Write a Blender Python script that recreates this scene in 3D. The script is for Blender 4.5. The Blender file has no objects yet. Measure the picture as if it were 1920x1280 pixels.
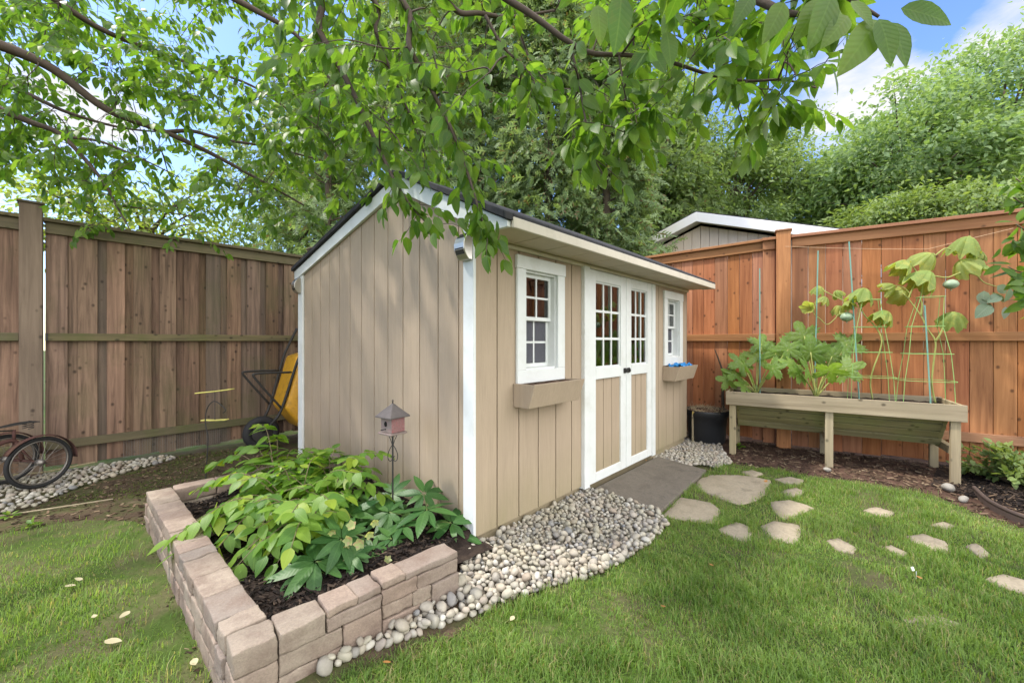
import bpy, math, random
import numpy as np
from mathutils import Vector, Matrix
rng = np.random.default_rng(7)
random.seed(7)
PI = math.pi
scn = bpy.context.scene
COL = scn.collection

# ---------------------------------------------------------------- camera model (used to turn a photo point + distance into a place)
FPX = 753.0
FW = np.array([.732, .681, 0.0]); FW /= np.linalg.norm(FW)
RT = np.array([FW[1], -FW[0], 0.0]); UP = np.array([0, 0, 1.0])
CAM = np.array([-1.547, -1.7245, 1.2])
def ray(x, y): return FW + (x - 960) / FPX * RT + (640 - y) / FPX * UP
def at(x, y, d): return CAM + ray(x, y) * d
def G(x, y, z=0.0):
    r = ray(x, y); return CAM + r * ((z - CAM[2]) / r[2])
def onplane(x, y, p0, n):
    r = ray(x, y); return CAM + r * (np.dot(np.array(p0) - CAM, n) / np.dot(r, n))
def depth_of(P): return (np.asarray(P) - CAM) @ FW
def project(P):
    q = np.asarray(P) - CAM; d = q @ FW
    return 960 + FPX * (q @ RT) / d, 640 - FPX * q[..., 2] / d, d

# ---------------------------------------------------------------- object helpers
def tag(o, label=None, cat=None, group=None, kind=None):
    if label: o['label'] = label
    if cat: o['category'] = cat
    if group: o['group'] = group
    if kind: o['kind'] = kind
    return o
def thing(name, label, cat, loc=(0, 0, 0), rz=0, group=None):
    o = bpy.data.objects.new(name, None); COL.objects.link(o)
    o.empty_display_size = .1
    o.location = loc; o.rotation_euler = (0, 0, rz)
    return tag(o, label, cat, group)

class MB:
    def __init__(s): s.v = []; s.f = []
    def add(s, vs, fs):
        b = len(s.v); s.v += [tuple(map(float, p)) for p in vs]; s.f += [tuple(i + b for i in f) for f in fs]; return s
    def box(s, x0, x1, y0, y1, z0, z1):
        return s.add([(x0,y0,z0),(x1,y0,z0),(x1,y1,z0),(x0,y1,z0),(x0,y0,z1),(x1,y0,z1),(x1,y1,z1),(x0,y1,z1)],
                     [(0,3,2,1),(4,5,6,7),(0,1,5,4),(1,2,6,5),(2,3,7,6),(3,0,4,7)])
    def hexa(s, p):   # 4 bottom + 4 top points, same winding as box
        return s.add(p, [(0,3,2,1),(4,5,6,7),(0,1,5,4),(1,2,6,5),(2,3,7,6),(3,0,4,7)])
    def prism(s, poly, off):  # poly: 3d points, extruded by off
        n = len(poly); off = np.array(off)
        vs = [np.array(p) for p in poly] + [np.array(p) + off for p in poly]
        fs = [tuple(range(n)), tuple(range(2*n-1, n-1, -1))] + [(i, i+n, (i+1)%n+n, (i+1)%n) for i in range(n)]
        return s.add(vs, fs)
    def tube(s, pts, r, n=6, cap=True):
        pts = [np.array(p, float) for p in pts]; m = len(pts)
        if not hasattr(r, '__len__'): r = [r]*m
        b = len(s.v); prev = None
        for i in range(m):
            t = pts[min(i+1, m-1)] - pts[max(i-1, 0)]; t /= (np.linalg.norm(t)+1e-9)
            if prev is None:
                a = np.array([0,0,1.]) if abs(t[2]) < .9 else np.array([1.,0,0])
                u = np.cross(t, a)
            else: u = prev - t*np.dot(prev, t)
            u /= (np.linalg.norm(u)+1e-9); prev = u; w = np.cross(t, u)
            for k in range(n):
                a = 2*PI*k/n; s.v.append(tuple(pts[i] + r[i]*(math.cos(a)*u + math.sin(a)*w)))
        for i in range(m-1):
            for k in range(n):
                k2 = (k+1) % n
                s.f.append((b+i*n+k, b+i*n+k2, b+(i+1)*n+k2, b+(i+1)*n+k))
        if cap:
            s.f.append(tuple(b+k for k in range(n-1, -1, -1))); s.f.append(tuple(b+(m-1)*n+k for k in range(n)))
        return s
    def lathe(s, prof, n=20, c=(0,0,0)):  # prof: (r,z)
        b = len(s.v); m = len(prof)
        for r, z in prof:
            for k in range(n):
                a = 2*PI*k/n; s.v.append((c[0]+r*math.cos(a), c[1]+r*math.sin(a), c[2]+z))
        for i in range(m-1):
            for k in range(n):
                k2 = (k+1) % n; s.f.append((b+i*n+k, b+i*n+k2, b+(i+1)*n+k2, b+(i+1)*n+k))
        s.f.append(tuple(b+k for k in range(n-1, -1, -1))); s.f.append(tuple(b+(m-1)*n+k for k in range(n)))
        return s
    def build(s, name, mat, parent=None, bevel=0, smooth=False, seg=1):
        me = bpy.data.meshes.new(name); me.from_pydata(s.v, [], s.f); me.update()
        if smooth: me.polygons.foreach_set('use_smooth', [True]*len(me.polygons))
        me.materials.append(mat)
        o = bpy.data.objects.new(name, me); COL.objects.link(o)
        if parent: o.parent = parent
        if bevel:
            md = o.modifiers.new('bevel', 'BEVEL'); md.width = bevel; md.segments = seg; md.limit_method = 'ANGLE'; md.angle_limit = .6
        return o
def box(name, mat, parent, *a, bevel=0): return MB().box(*a).build(name, mat, parent, bevel)

def np_mesh(name, V, F, mat, parent=None, smooth=True, attr=None):
    """V (n,3), F (m,k) with k = 3 or 4 all alike"""
    me = bpy.data.meshes.new(name); n = len(V); m, k = F.shape
    me.vertices.add(n); me.vertices.foreach_set('co', V.astype(np.float32).ravel())
    me.loops.add(m*k); me.loops.foreach_set('vertex_index', F.astype(np.int32).ravel())
    me.polygons.add(m); me.polygons.foreach_set('loop_start', np.arange(0, m*k, k, dtype=np.int32))
    me.polygons.foreach_set('loop_total', np.full(m, k, dtype=np.int32))
    me.polygons.foreach_set('use_smooth', np.full(m, smooth))
    me.update(calc_edges=True)
    if attr is not None:
        a = me.attributes.new('leaf_uv', 'FLOAT_VECTOR', 'POINT'); a.data.foreach_set('vector', attr.astype(np.float32).ravel())
    me.materials.append(mat)
    o = bpy.data.objects.new(name, me); COL.objects.link(o)
    if parent: o.parent = parent
    return o
def norm(a): return a/(np.linalg.norm(a, axis=-1, keepdims=True)+1e-9)
def inst(tpl, P, D, N, S):
    """copies of a template leaf; D leaf axis, N rough normal, S scale"""
    tv, tf = tpl; D = norm(np.asarray(D, float)); N = np.asarray(N, float); P = np.asarray(P, float)
    X = norm(np.cross(D, N)); N = np.cross(X, D); S = np.broadcast_to(np.asarray(S, float), (len(P),))
    V = P[:,None,:] + S[:,None,None]*(tv[None,:,0,None]*X[:,None,:] + tv[None,:,1,None]*D[:,None,:] + tv[None,:,2,None]*N[:,None,:])
    F = tf[None] + (np.arange(len(P))*len(tv))[:,None,None]
    A = np.tile(tv, (len(P), 1))
    return V.reshape(-1,3), F.reshape(-1, tf.shape[1]), A
def join(parts):
    V, F, A = [], [], []; b = 0
    for v, f, a in parts:
        V.append(v); F.append(f+b); A.append(a); b += len(v)
    return np.concatenate(V), np.concatenate(F), np.concatenate(A)
def leaf_tpl(w=.5, n=5, fold=.18, curl=.12, serr=0, p=.8):
    t = np.linspace(0, 1, n+1); hw = w/2*np.sin(PI*t**p)**.85*(1-.12*t)
    if serr: hw = hw*(1+serr*(np.arange(n+1) % 2))
    vs = []; fs = []
    for i in range(n+1):
        z = -curl*t[i]**2
        vs += [(-hw[i], t[i], z+fold*hw[i]), (0, t[i], z), (hw[i], t[i], z+fold*hw[i])]
    for i in range(n):
        a = 3*i; b = a+3
        fs += [(a, a+1, b+1, b), (a+1, a+2, b+2, b+1)]
    return np.array(vs, float), np.array(fs)
def quad_tpl(w=.3):   # one folded diamond, for far foliage
    return np.array([(0,0,0),(w/2,.45,.06),(0,1,-.05),(-w/2,.45,.06)]), np.array([(0,1,2,3)])
def polar_tpl(rf, zf, nt=36, nr=4):
    vs = []; fs = []
    for i in range(1, nr+1):
        for k in range(nt):
            th = 2*PI*k/nt; r = rf(th)*i/nr; vs.append((r*math.sin(th), r*math.cos(th), zf(i/nr, th)))
    c = len(vs); vs.append((0,0,zf(0,0)))
    for k in range(nt):
        k2 = (k+1) % nt
        fs.append((c, k2, k, c))
        for i in range(nr-1): fs.append((i*nt+k, i*nt+k2, (i+1)*nt+k2, (i+1)*nt+k))
    return vs, fs
def catmull(pts, per=6):
    p = [np.array(q, float) for q in pts]
    if len(p) < 3: return p
    p = [2*p[0]-p[1]] + p + [2*p[-1]-p[-2]]; out = []
    for i in range(1, len(p)-2):
        for k in range(per):
            t = k/per; a, b, c, d = p[i-1], p[i], p[i+1], p[i+2]
            out.append(.5*((2*b) + (c-a)*t + (2*a-5*b+4*c-d)*t*t + (3*b-a-3*c+d)*t**3))
    out.append(p[-2]); return out
def inpoly(P, poly):
    x, y = P[:,0], P[:,1]; ins = np.zeros(len(P), bool); n = len(poly)
    for i in range(n):
        x1, y1 = poly[i][:2]; x2, y2 = poly[(i+1) % n][:2]
        c = ((y1 > y) != (y2 > y)) & (x < (x2-x1)*(y-y1)/((y2-y1) or 1e-9)+x1)
        ins ^= c
    return ins

# ---------------------------------------------------------------- materials
class NT:
    def __init__(s, name):
        s.m = bpy.data.materials.new(name); s.m.use_nodes = True; s.t = s.m.node_tree
        s.t.nodes.clear(); s.out = s.n('ShaderNodeOutputMaterial')
    def n(s, typ, **kw):
        nd = s.t.nodes.new(typ)
        for k, v in kw.items(): setattr(nd, k, v)
        return nd
    def l(s, a, b): s.t.links.new(a, b)
    def coord(s, scale=(1,1,1), src='Object'):
        tc = s.n('ShaderNodeTexCoord'); mp = s.n('ShaderNodeMapping'); mp.inputs['Scale'].default_value = scale
        s.l(tc.outputs[src], mp.inputs[0]); return mp.outputs[0]
    def noise(s, vec, scale, detail=4, rough=.6, dist=0):
        nd = s.n('ShaderNodeTexNoise'); nd.inputs['Scale'].default_value = scale; nd.inputs['Detail'].default_value = detail
        nd.inputs['Roughness'].default_value = rough; nd.inputs['Distortion'].default_value = dist
        s.l(vec, nd.inputs['Vector']); return nd.outputs['Fac']
    def ramp(s, fac, stops):
        r = s.n('ShaderNodeValToRGB'); e = r.color_ramp.elements
        while len(e) < len(stops): e.new(.5)
        for i, (p, c) in enumerate(stops):
            e[i].position = p; e[i].color = (*c, 1) if len(c) == 3 else c
        s.l(fac, r.inputs[0]); return r.outputs[0]
    def math(s, op, a, b=None, c=None, clamp=False):
        m = s.n('ShaderNodeMath', operation=op, use_clamp=clamp)
        for i, v in enumerate((a, b, c)):
            if v is None: continue
            if hasattr(v, 'links'): s.l(v, m.inputs[i])
            else: m.inputs[i].default_value = v
        return m.outputs[0]
    def mix(s, fac, a, b, mode='MIX'):
        m = s.n('ShaderNodeMix', data_type='RGBA', blend_type=mode)
        for i, v in ((0, fac), (6, a), (7, b)):
            if hasattr(v, 'links'): s.l(v, m.inputs[i])
            else: m.inputs[i].default_value = v if i == 0 else (*v, 1)
        return m.outputs[2]
    def hsv(s, col, h=.5, sat=1, val=1):
        n = s.n('ShaderNodeHueSaturation')
        for k, v in (('Hue', h), ('Saturation', sat), ('Value', val), ('Color', col)):
            if hasattr(v, 'links'): s.l(v, n.inputs[k])
            else: n.inputs[k].default_value = v
        return n.outputs[0]
    def bump(s, h, strength=.3, dist=.01):
        b = s.n('ShaderNodeBump'); b.inputs['Strength'].default_value = strength; b.inputs['Distance'].default_value = dist
        s.l(h, b.inputs['Height']); return b.outputs[0]
    def island(s): return s.n('ShaderNodeNewGeometry').outputs['Random Per Island']
    def objrand(s): return s.n('ShaderNodeObjectInfo').outputs['Random']
    def bsdf(s, col, rough=.7, nrm=None, spec=.3, metal=0, link=True):
        b = s.n('ShaderNodeBsdfPrincipled')
        if hasattr(col, 'links'): s.l(col, b.inputs['Base Color'])
        else: b.inputs['Base Color'].default_value = (*col, 1)
        if hasattr(rough, 'links'): s.l(rough, b.inputs['Roughness'])
        else: b.inputs['Roughness'].default_value = rough
        b.inputs['Specular IOR Level'].default_value = spec; b.inputs['Metallic'].default_value = metal
        if nrm is not None: s.l(nrm, b.inputs['Normal'])
        if link: s.l(b.outputs[0], s.out.inputs[0])
        return b.outputs[0]

def m_plain(name, col, rough=.6, var=.15, scale=20, bump=.1, spec=.3, metal=0, dirt=None):
    t = NT(name); v = t.coord(); nz = t.noise(v, scale, 5)
    c = t.mix(nz, tuple(x*(1-var) for x in col), tuple(min(1, x*(1+var)) for x in col))
    if dirt:
        d = t.ramp(t.noise(v, dirt[1], 5, .7), [(.5, (0,0,0)), (.72, (1,1,1))]); c = t.mix(t.math('MULTIPLY', d, dirt[2]), c, dirt[0])
    t.bsdf(c, rough, t.bump(t.noise(v, scale*4, 4), bump, .003), spec, metal); return t.m

KN = 11
def m_wood(name, a, b, axis='z', rough=.75, jit=.25, moss=None, knots=True, grain=26, bumpk=.35, gray=None):
    """boards: one island per board, grain along axis"""
    t = NT(name); isl = t.math('FRACT', t.math('ADD', t.island(), t.objrand()))
    tc = t.n('ShaderNodeTexCoord'); off = t.n('ShaderNodeVectorMath', operation='MULTIPLY_ADD')
    comb = t.n('ShaderNodeCombineXYZ')
    for k, m in zip((0, 1, 2), (37., 61., 23.)): t.l(t.math('MULTIPLY', isl, m), comb.inputs[k])
    t.l(tc.outputs['Object'], off.inputs[0]); off.inputs[1].default_value = (1,1,1); t.l(comb.outputs[0], off.inputs[2])
    def mapped(sc):
        mp = t.n('ShaderNodeMapping'); mp.inputs['Scale'].default_value = sc; t.l(off.outputs[0], mp.inputs[0]); return mp.outputs[0]
    st = {'z': (1,1,.05), 'x': (.05,1,1), 'y': (1,.05,1)}[axis]; st2 = {'z': (1,1,.25), 'x': (.25,1,1), 'y': (1,.25,1)}[axis]
    g = t.noise(mapped(st), grain, 6, .65, .6); big = t.noise(mapped(st2), 3.0, 3, .5)
    c = t.mix(t.ramp(g, [(.3, (0,0,0)), (.72, (1,1,1))]), a, b)
    val = t.math('MULTIPLY_ADD', isl, 2*jit, 1-jit); c = t.hsv(c, t.math('MULTIPLY_ADD', t.math('FRACT', t.math('MULTIPLY', isl, 7.3)), .014, .494), t.math('MULTIPLY_ADD', t.math('FRACT', t.math('MULTIPLY', isl, 3.7)), .2, .9), t.math('MULTIPLY', val, t.math('MULTIPLY_ADD', big, 1.0, .5)))
    if gray:
        gm = t.ramp(t.math('FRACT', t.math('MULTIPLY', isl, 13.7)), [(.74, (0,0,0)), (.8, (1,1,1))]); c = t.mix(t.math('MULTIPLY', gm, .35), c, gray)
    if knots:
        vo = t.n('ShaderNodeTexVoronoi'); vo.inputs['Scale'].default_value = KN
        t.l(mapped({'z': (1,1,.75), 'x': (.75,1,1), 'y': (1,.75,1)}[axis]), vo.inputs['Vector'])
        k = t.ramp(vo.outputs['Distance'], [(.07, (1,1,1)), (.19, (0,0,0))]); c = t.mix(t.math('MULTIPLY', k, .75), c, tuple(x*.22 for x in a))
    if moss:
        mz = t.ramp(t.noise(t.coord((1,1,.6)), 2.2, 5, .65), [(.5, (0,0,0)), (.72, (1,1,1))]); c = t.mix(t.math('MULTIPLY', mz, moss[1]), c, moss[0])
    t.bsdf(c, rough, t.bump(g, bumpk, .004), .25); return t.m

def m_leaf(name, c1, c2, trans=.45, rough=.45, veins=True, dead=None, yellow=None, tcol=None, spec=.35, spots=None, patch=False):
    t = NT(name); isl = t.island()
    c = t.ramp(isl, [(0, c1), (1, c2)]) if not yellow else t.ramp(isl, [(0, c1), (.8, c2), (.9, yellow), (1, yellow)])
    if dead: c = t.mix(t.ramp(t.math('FRACT', t.math('MULTIPLY', isl, 17.3)), [(dead[1], (0,0,0)), (dead[1]+.02, (1,1,1))]), c, dead[0])
    nz = t.noise(t.coord(), 9, 3); c = t.hsv(c, .5, 1, t.math('MULTIPLY_ADD', nz, .6, .7))
    if patch:      # yellower and darker swards
        pn = t.noise(t.coord(), 1.6, 5, .65); c = t.hsv(c, t.math('MULTIPLY_ADD', pn, -.05, .527), t.math('MULTIPLY_ADD', pn, -.3, 1.1), t.math('MULTIPLY_ADD', pn, 1.2, .42))
    nrm = None
    if veins:
        at_ = t.n('ShaderNodeAttribute', attribute_name='leaf_uv'); sp = t.n('ShaderNodeSeparateXYZ'); t.l(at_.outputs['Vector'], sp.inputs[0])
        ax = t.math('ABSOLUTE', sp.outputs[0]); mid = t.math('SUBTRACT', 1, t.math('MULTIPLY', ax, 45, clamp=True), clamp=True)
        sv = t.math('SINE', t.math('MULTIPLY', t.math('SUBTRACT', sp.outputs[1], t.math('MULTIPLY', ax, .9)), 62))
        svm = t.math('MULTIPLY', t.math('MAXIMUM', t.math('SUBTRACT', sv, .55), 0), .7)
        vv = t.math('MAXIMUM', mid, svm); c = t.mix(t.math('MULTIPLY', vv, .16), c, tuple(min(1, x*1.9+.03) for x in c2))
        nrm = t.bump(t.math('MULTIPLY', sv, -1), .10, .002)
    if spots:
        sn = t.ramp(t.noise(t.coord(), spots[1], 4, .7), [(.52, (0,0,0)), (.62, (1,1,1))]); c = t.mix(t.math('MULTIPLY', sn, spots[2]), c, spots[0])
    b = t.bsdf(c, rough, nrm, spec, link=False)
    tr = t.n('ShaderNodeBsdfTranslucent'); tc = t.mix(1.0, c, tcol or (1.0, 1.0, .45), 'MULTIPLY'); tc = t.hsv(tc, .5, 1.0, 2.1); t.l(tc, tr.inputs[0])
    mx = t.n('ShaderNodeMixShader'); mx.inputs[0].default_value = trans; t.l(b, mx.inputs[1]); t.l(tr.outputs[0], mx.inputs[2]); t.l(mx.outputs[0], t.out.inputs[0])
    return t.m

def m_ground(name, cols, scale, bump=.6, fine=60):
    t = NT(name); v = t.coord()
    c = t.ramp(t.noise(v, scale, 8, .7, .4), [(.3+.4*i/(len(cols)-1), k) for i, k in enumerate(cols)])
    f = t.noise(v, fine, 6, .7); c = t.hsv(c, .5, 1, t.math('MULTIPLY_ADD', f, 1.1, .45))
    t.bsdf(c, .95, t.bump(f, bump, .012), .1); return t.m

def m_pebble(name):
    t = NT(name); r = t.math('FRACT', t.math('ADD', t.island(), t.objrand()))
    c = t.ramp(r, [(0, (.30,.27,.21)), (.18, (.38,.35,.28)), (.36, (.27,.25,.21)), (.5, (.35,.30,.23)), (.64, (.43,.41,.36)), (.78, (.30,.245,.19)), (.9, (.20,.20,.20)), (1, (.36,.315,.245))])
    v = t.n('ShaderNodeNewGeometry').outputs['Position']; n1 = t.noise(v, 45, 5, .7); c = t.hsv(c, .5, 1, t.math('MULTIPLY_ADD', n1, .7, .62))
    mo = t.ramp(t.noise(v, 2.3, 4), [(.5, (0,0,0)), (.7, (1,1,1))]); c = t.mix(t.math('MULTIPLY', mo, .22), c, (.22,.21,.10))
    t.bsdf(c, .75, t.bump(n1, .25, .004), .3); return t.m

def m_siding(name, col):
    t = NT(name); v = t.coord((1,1,.06)); g = t.noise(v, 55, 6, .7, .8); v2 = t.coord()
    c = t.mix(g, tuple(x*.76 for x in col), tuple(x*1.16 for x in col))
    big = t.noise(v2, 1.6, 4); c = t.hsv(c, .5, 1, t.math('MULTIPLY_ADD', big, .24, .88))
    sp = t.n('ShaderNodeSeparateXYZ'); tc = t.n('ShaderNodeTexCoord'); t.l(tc.outputs['Object'], sp.inputs[0])
    stn = t.ramp(t.noise(t.coord((1,1,.10)), 7, 5, .7), [(.5, (0,0,0)), (.8, (1,1,1))]); c = t.mix(t.math('MULTIPLY', stn, .25), c, tuple(x*.55 for x in col))
    low = t.math('MULTIPLY', t.math('SUBTRACT', 1, t.math('MULTIPLY', sp.outputs[2], 2.2), clamp=True), t.noise(t.coord((1,1,.3)), 7, 5, .7))
    c = t.mix(t.math('MULTIPLY', low, .85, clamp=True), c, (.20,.19,.08))   # splash-back algae along the foot of the wall
    t.bsdf(c, .8, t.bump(g, .55, .004), .25); return t.m

def m_block(name):
    t = NT(name); v = t.coord(); r = t.math('FRACT', t.math('ADD', t.island(), t.objrand()))
    base = t.ramp(r, [(0, (.255,.21,.165)), (.35, (.31,.26,.205)), (.7, (.26,.195,.155)), (1, (.225,.19,.16))])
    n1 = t.noise(v, 7, 6, .7); c = t.mix(t.ramp(n1, [(.4, (0,0,0)), (.7, (1,1,1))]), base, (.17,.125,.10))
    n2 = t.noise(v, 130, 4, .7); c = t.hsv(c, .5, 1, t.math('MULTIPLY_ADD', n2, .8, .62))
    t.bsdf(c, .92, t.bump(t.math('ADD', t.math('MULTIPLY', n1, 1.5), n2), .5, .006), .15); return t.m

def m_stone(name, a, b):
    t = NT(name); v = t.coord(); n1 = t.noise(v, 4, 7, .7, .5); n2 = t.noise(v, 60, 5, .7)
    c = t.ramp(n1, [(.3, a), (.55, b), (.75, tuple(x*.65 for x in a))]); c = t.hsv(c, .5, 1, t.math('MULTIPLY_ADD', n2, .7, .65))
    t.bsdf(c, .9, t.bump(t.math('ADD', n1, t.math('MULTIPLY', n2, .4)), .6, .02), .2); return t.m

def m_glass():
    t = NT('window_glass'); fr = t.n('ShaderNodeFresnel'); fr.inputs[0].default_value = 1.52
    tr = t.n('ShaderNodeBsdfTransparent'); tr.inputs[0].default_value = (.78,.82,.82,1); gl = t.n('ShaderNodeBsdfGlossy'); gl.inputs['Roughness'].default_value = .01
    mx = t.n('ShaderNodeMixShader'); t.l(t.math('MULTIPLY_ADD', fr.outputs[0], 1.6, .05, clamp=True), mx.inputs[0]); t.l(tr.outputs[0], mx.inputs[1]); t.l(gl.outputs[0], mx.inputs[2]); t.l(mx.outputs[0], t.out.inputs[0])
    return t.m
def m_screen():
    t = NT('insect_screen'); tr = t.n('ShaderNodeBsdfTransparent'); d = t.n('ShaderNodeBsdfDiffuse'); d.inputs[0].default_value = (.13,.13,.15,1)
    mx = t.n('ShaderNodeMixShader'); mx.inputs[0].default_value = .6; t.l(tr.outputs[0], mx.inputs[1]); t.l(d.outputs[0], mx.inputs[2]); t.l(mx.outputs[0], t.out.inputs[0]); return t.m
def m_shingle():
    t = NT('asphalt_shingle'); br = t.n('ShaderNodeTexBrick'); br.inputs['Scale'].default_value = 1; t.l(t.coord((1,1,1)), br.inputs['Vector'])
    br.inputs['Brick Width'].default_value = .3; br.inputs['Row Height'].default_value = .14; br.inputs['Mortar Size'].default_value = .006
    br.inputs['Color1'].default_value = (.022,.022,.026,1); br.inputs['Color2'].default_value = (.038,.037,.04,1); br.inputs['Mortar'].default_value = (.01,.01,.012,1)
    n = t.noise(t.coord(), 200, 3); t.bsdf(t.mix(t.math('MULTIPLY', n, .5), br.outputs[0], (.07,.07,.075)), .9, t.bump(n, .5, .004), .2); return t.m

M = {}
SID = (.378,.297,.215)
M['siding'] = m_siding('beige_siding', SID)
M['white'] = m_plain('white_trim_paint', (.64,.66,.65), .5, .08, 9, .15, dirt=((.42,.42,.35), 5, .3))
M['cream'] = m_plain('cream_fascia_paint', (.55,.50,.42), .55, .07, 9, .15, dirt=((.35,.33,.25), 7, .4))
M['soffit'] = m_plain('soffit_paint', (.50,.43,.33), .6, .1, 12, .1)
M['groove'] = m_plain('siding_groove', tuple(x*.45 for x in SID), .9)
M['glass'] = m_glass(); M['screen'] = m_screen(); M['shingle'] = m_shingle()
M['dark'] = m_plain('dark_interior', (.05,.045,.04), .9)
M['black'] = m_plain('black_plastic', (.018,.019,.022), .45, .2, 30, .15, .4)
M['rubber'] = m_plain('black_rubber', (.02,.02,.021), .75, .3, 40, .3)
M['metal'] = m_plain('brushed_metal', (.55,.53,.48), .32, .1, 30, .1, .5, .9)
M['chrome'] = m_plain('tarnished_chrome', (.22,.20,.18), .5, .3, 40, .2, .5, .8)
M['iron'] = m_plain('dark_iron', (.03,.028,.026), .6, .3, 40, .3)
M['rust'] = m_plain('rusty_red_paint', (.075,.034,.028), .8, .4, 25, .3, dirt=((.10,.06,.03), 12, .7))
M['oldwood'] = m_wood('weathered_brown_fence_wood', (.066,.041,.028), (.235,.15,.10), 'z', moss=((.075,.08,.03), .5), jit=.3, bumpk=.5, gray=(.10,.092,.078))
M['oldrail'] = m_wood('mossy_fence_rail_wood', (.08,.068,.04), (.155,.125,.07), 'x', moss=((.07,.085,.02), .75), jit=.12)
M['oldpost'] = m_wood('fence_post_wood', (.13,.092,.065), (.225,.165,.118), 'z', jit=.1)
M['cedar'] = m_wood('orange_cedar_fence_wood', (.21,.078,.032), (.42,.18,.078), 'z', jit=.09, bumpk=.25)
M['cedarrail'] = m_wood('orange_cedar_rail_wood', (.22,.10,.05), (.36,.18,.095), 'x', jit=.08, bumpk=.2)
M['planter'] = m_wood('grey_green_planter_wood', (.22,.17,.11), (.39,.315,.215), 'x', jit=.12, moss=((.20,.20,.11), .25))
M['planterleg'] = m_wood('planter_leg_wood', (.22,.18,.11), (.36,.30,.19), 'z', jit=.1)
M['slat'] = m_wood('green_tinged_slat_wood', (.16,.145,.065), (.28,.25,.115), 'x', jit=.14, moss=((.20,.23,.07), .5))
M['block'] = m_block('tumbled_concrete_block'); M['pebble'] = m_pebble('river_pebble')
M['flag'] = m_stone('tan_flagstone', (.25,.21,.145), (.33,.28,.20)); M['slab'] = m_stone('grey_slab', (.105,.09,.072), (.15,.13,.105))
M['soil'] = m_ground('brown_soil', [(.035,.024,.016), (.085,.06,.04), (.06,.065,.025), (.13,.095,.065)], 3.5)
M['mulch'] = m_ground('dark_mulch', [(.012,.009,.008), (.03,.022,.018), (.055,.04,.03)], 9)
M['redmulch'] = m_ground('brown_mulch', [(.03,.02,.016), (.085,.05,.036), (.13,.085,.06)], 6)
M['turf'] = m_ground('lawn_soil', [(.055,.06,.022), (.055,.09,.018), (.10,.095,.045), (.06,.048,.027)], 2.2)
M['bark'] = m_plain('tree_bark', (.11,.085,.065), .9, .5, 18, .8)
M['twig'] = m_plain('dark_twig_bark', (.075,.055,.042), .85, .35, 30, .5)

# ---------------------------------------------------------------- render, world, sun, camera
scn.render.engine = 'CYCLES'
scn.view_settings.view_transform = 'Standard'; scn.view_settings.look = 'None'
EXPOSURE = 1.72; UPV0 = np.array([0,0,1.0])
CLOUD_OFF = (.3,.1,.55); CLOUD_FRONT = (5.2,5.2,5.3,1); CLOUD_FILL = (19.0,18.9,18.9,1); SKY_SAT = 1.18; SKY_VAL = 1.95; SKY_HUE = .514
scn.view_settings.exposure = EXPOSURE; scn.view_settings.gamma = 1
try:
    scn.cycles.max_bounces = 8; scn.cycles.diffuse_bounces = 4; scn.cycles.transparent_max_bounces = 12; scn.cycles.caustics_reflective = False; scn.cycles.caustics_refractive = False
except Exception: pass
SUN_DIR = norm(np.array([-.42, .50, 1.0]))      # towards the sun
el = math.asin(SUN_DIR[2]); az = math.atan2(SUN_DIR[0], SUN_DIR[1])
w = bpy.data.worlds.new('World'); scn.world = w; w.use_nodes = True
nt = w.node_tree; nt.nodes.clear()
wo = nt.nodes.new('ShaderNodeOutputWorld'); bg = nt.nodes.new('ShaderNodeBackground'); sky = nt.nodes.new('ShaderNodeTexSky')
sky.sky_type = 'NISHITA'; sky.sun_disc = False; sky.sun_elevation = el; sky.sun_rotation = az; sky.air_density = 1.0; sky.dust_density = .6; sky.ozone_density = 2.0
bg.inputs[1].default_value = .06
def wn(t, **kw):
    n = nt.nodes.new(t)
    for k, v in kw.items(): setattr(n, k, v)
    return n
tc = wn('ShaderNodeTexCoord'); mp = wn('ShaderNodeMapping'); mp.inputs['Scale'].default_value = (1,1,2.6); mp.inputs['Location'].default_value = CLOUD_OFF
nz = wn('ShaderNodeTexNoise'); nz.inputs['Scale'].default_value = 3.4; nz.inputs['Detail'].default_value = 9; nz.inputs['Roughness'].default_value = .55
dp = wn('ShaderNodeVectorMath', operation='DOT_PRODUCT'); dp.inputs[1].default_value = tuple(norm(np.array([-.1,-1.0,.32])))      # added bank of bright cloud, unseen behind the camera, as fill light
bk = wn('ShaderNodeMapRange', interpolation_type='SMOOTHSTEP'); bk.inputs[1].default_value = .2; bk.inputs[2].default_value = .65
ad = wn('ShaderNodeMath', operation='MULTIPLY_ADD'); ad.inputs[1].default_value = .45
pv = ad.outputs[0]      # the nz link is made below; two small fair-weather clouds ahead
for cdir, c0, c1 in ((ray(1590,172), .9935, .9998), (ray(1925,40), .9965, .9999), (ray(170,165), .9925, .9995)):
    dd = wn('ShaderNodeVectorMath', operation='DOT_PRODUCT'); dd.inputs[1].default_value = tuple(norm(cdir)); ss = wn('ShaderNodeMapRange', interpolation_type='SMOOTHSTEP'); ss.inputs[1].default_value = c0; ss.inputs[2].default_value = c1
    mm = wn('ShaderNodeMath', operation='MULTIPLY_ADD'); mm.inputs[1].default_value = .135; nt.links.new(tc.outputs['Generated'], dd.inputs[0]); nt.links.new(dd.outputs['Value'], ss.inputs[0]); nt.links.new(ss.outputs[0], mm.inputs[0]); nt.links.new(pv, mm.inputs[2]); pv = mm.outputs[0]
rp = wn('ShaderNodeValToRGB'); rp.color_ramp.elements[0].position = .56; rp.color_ramp.elements[1].position = .74
cr = wn('ShaderNodeMix', data_type='RGBA'); cr.inputs[6].default_value = CLOUD_FRONT; cr.inputs[7].default_value = CLOUD_FILL
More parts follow.
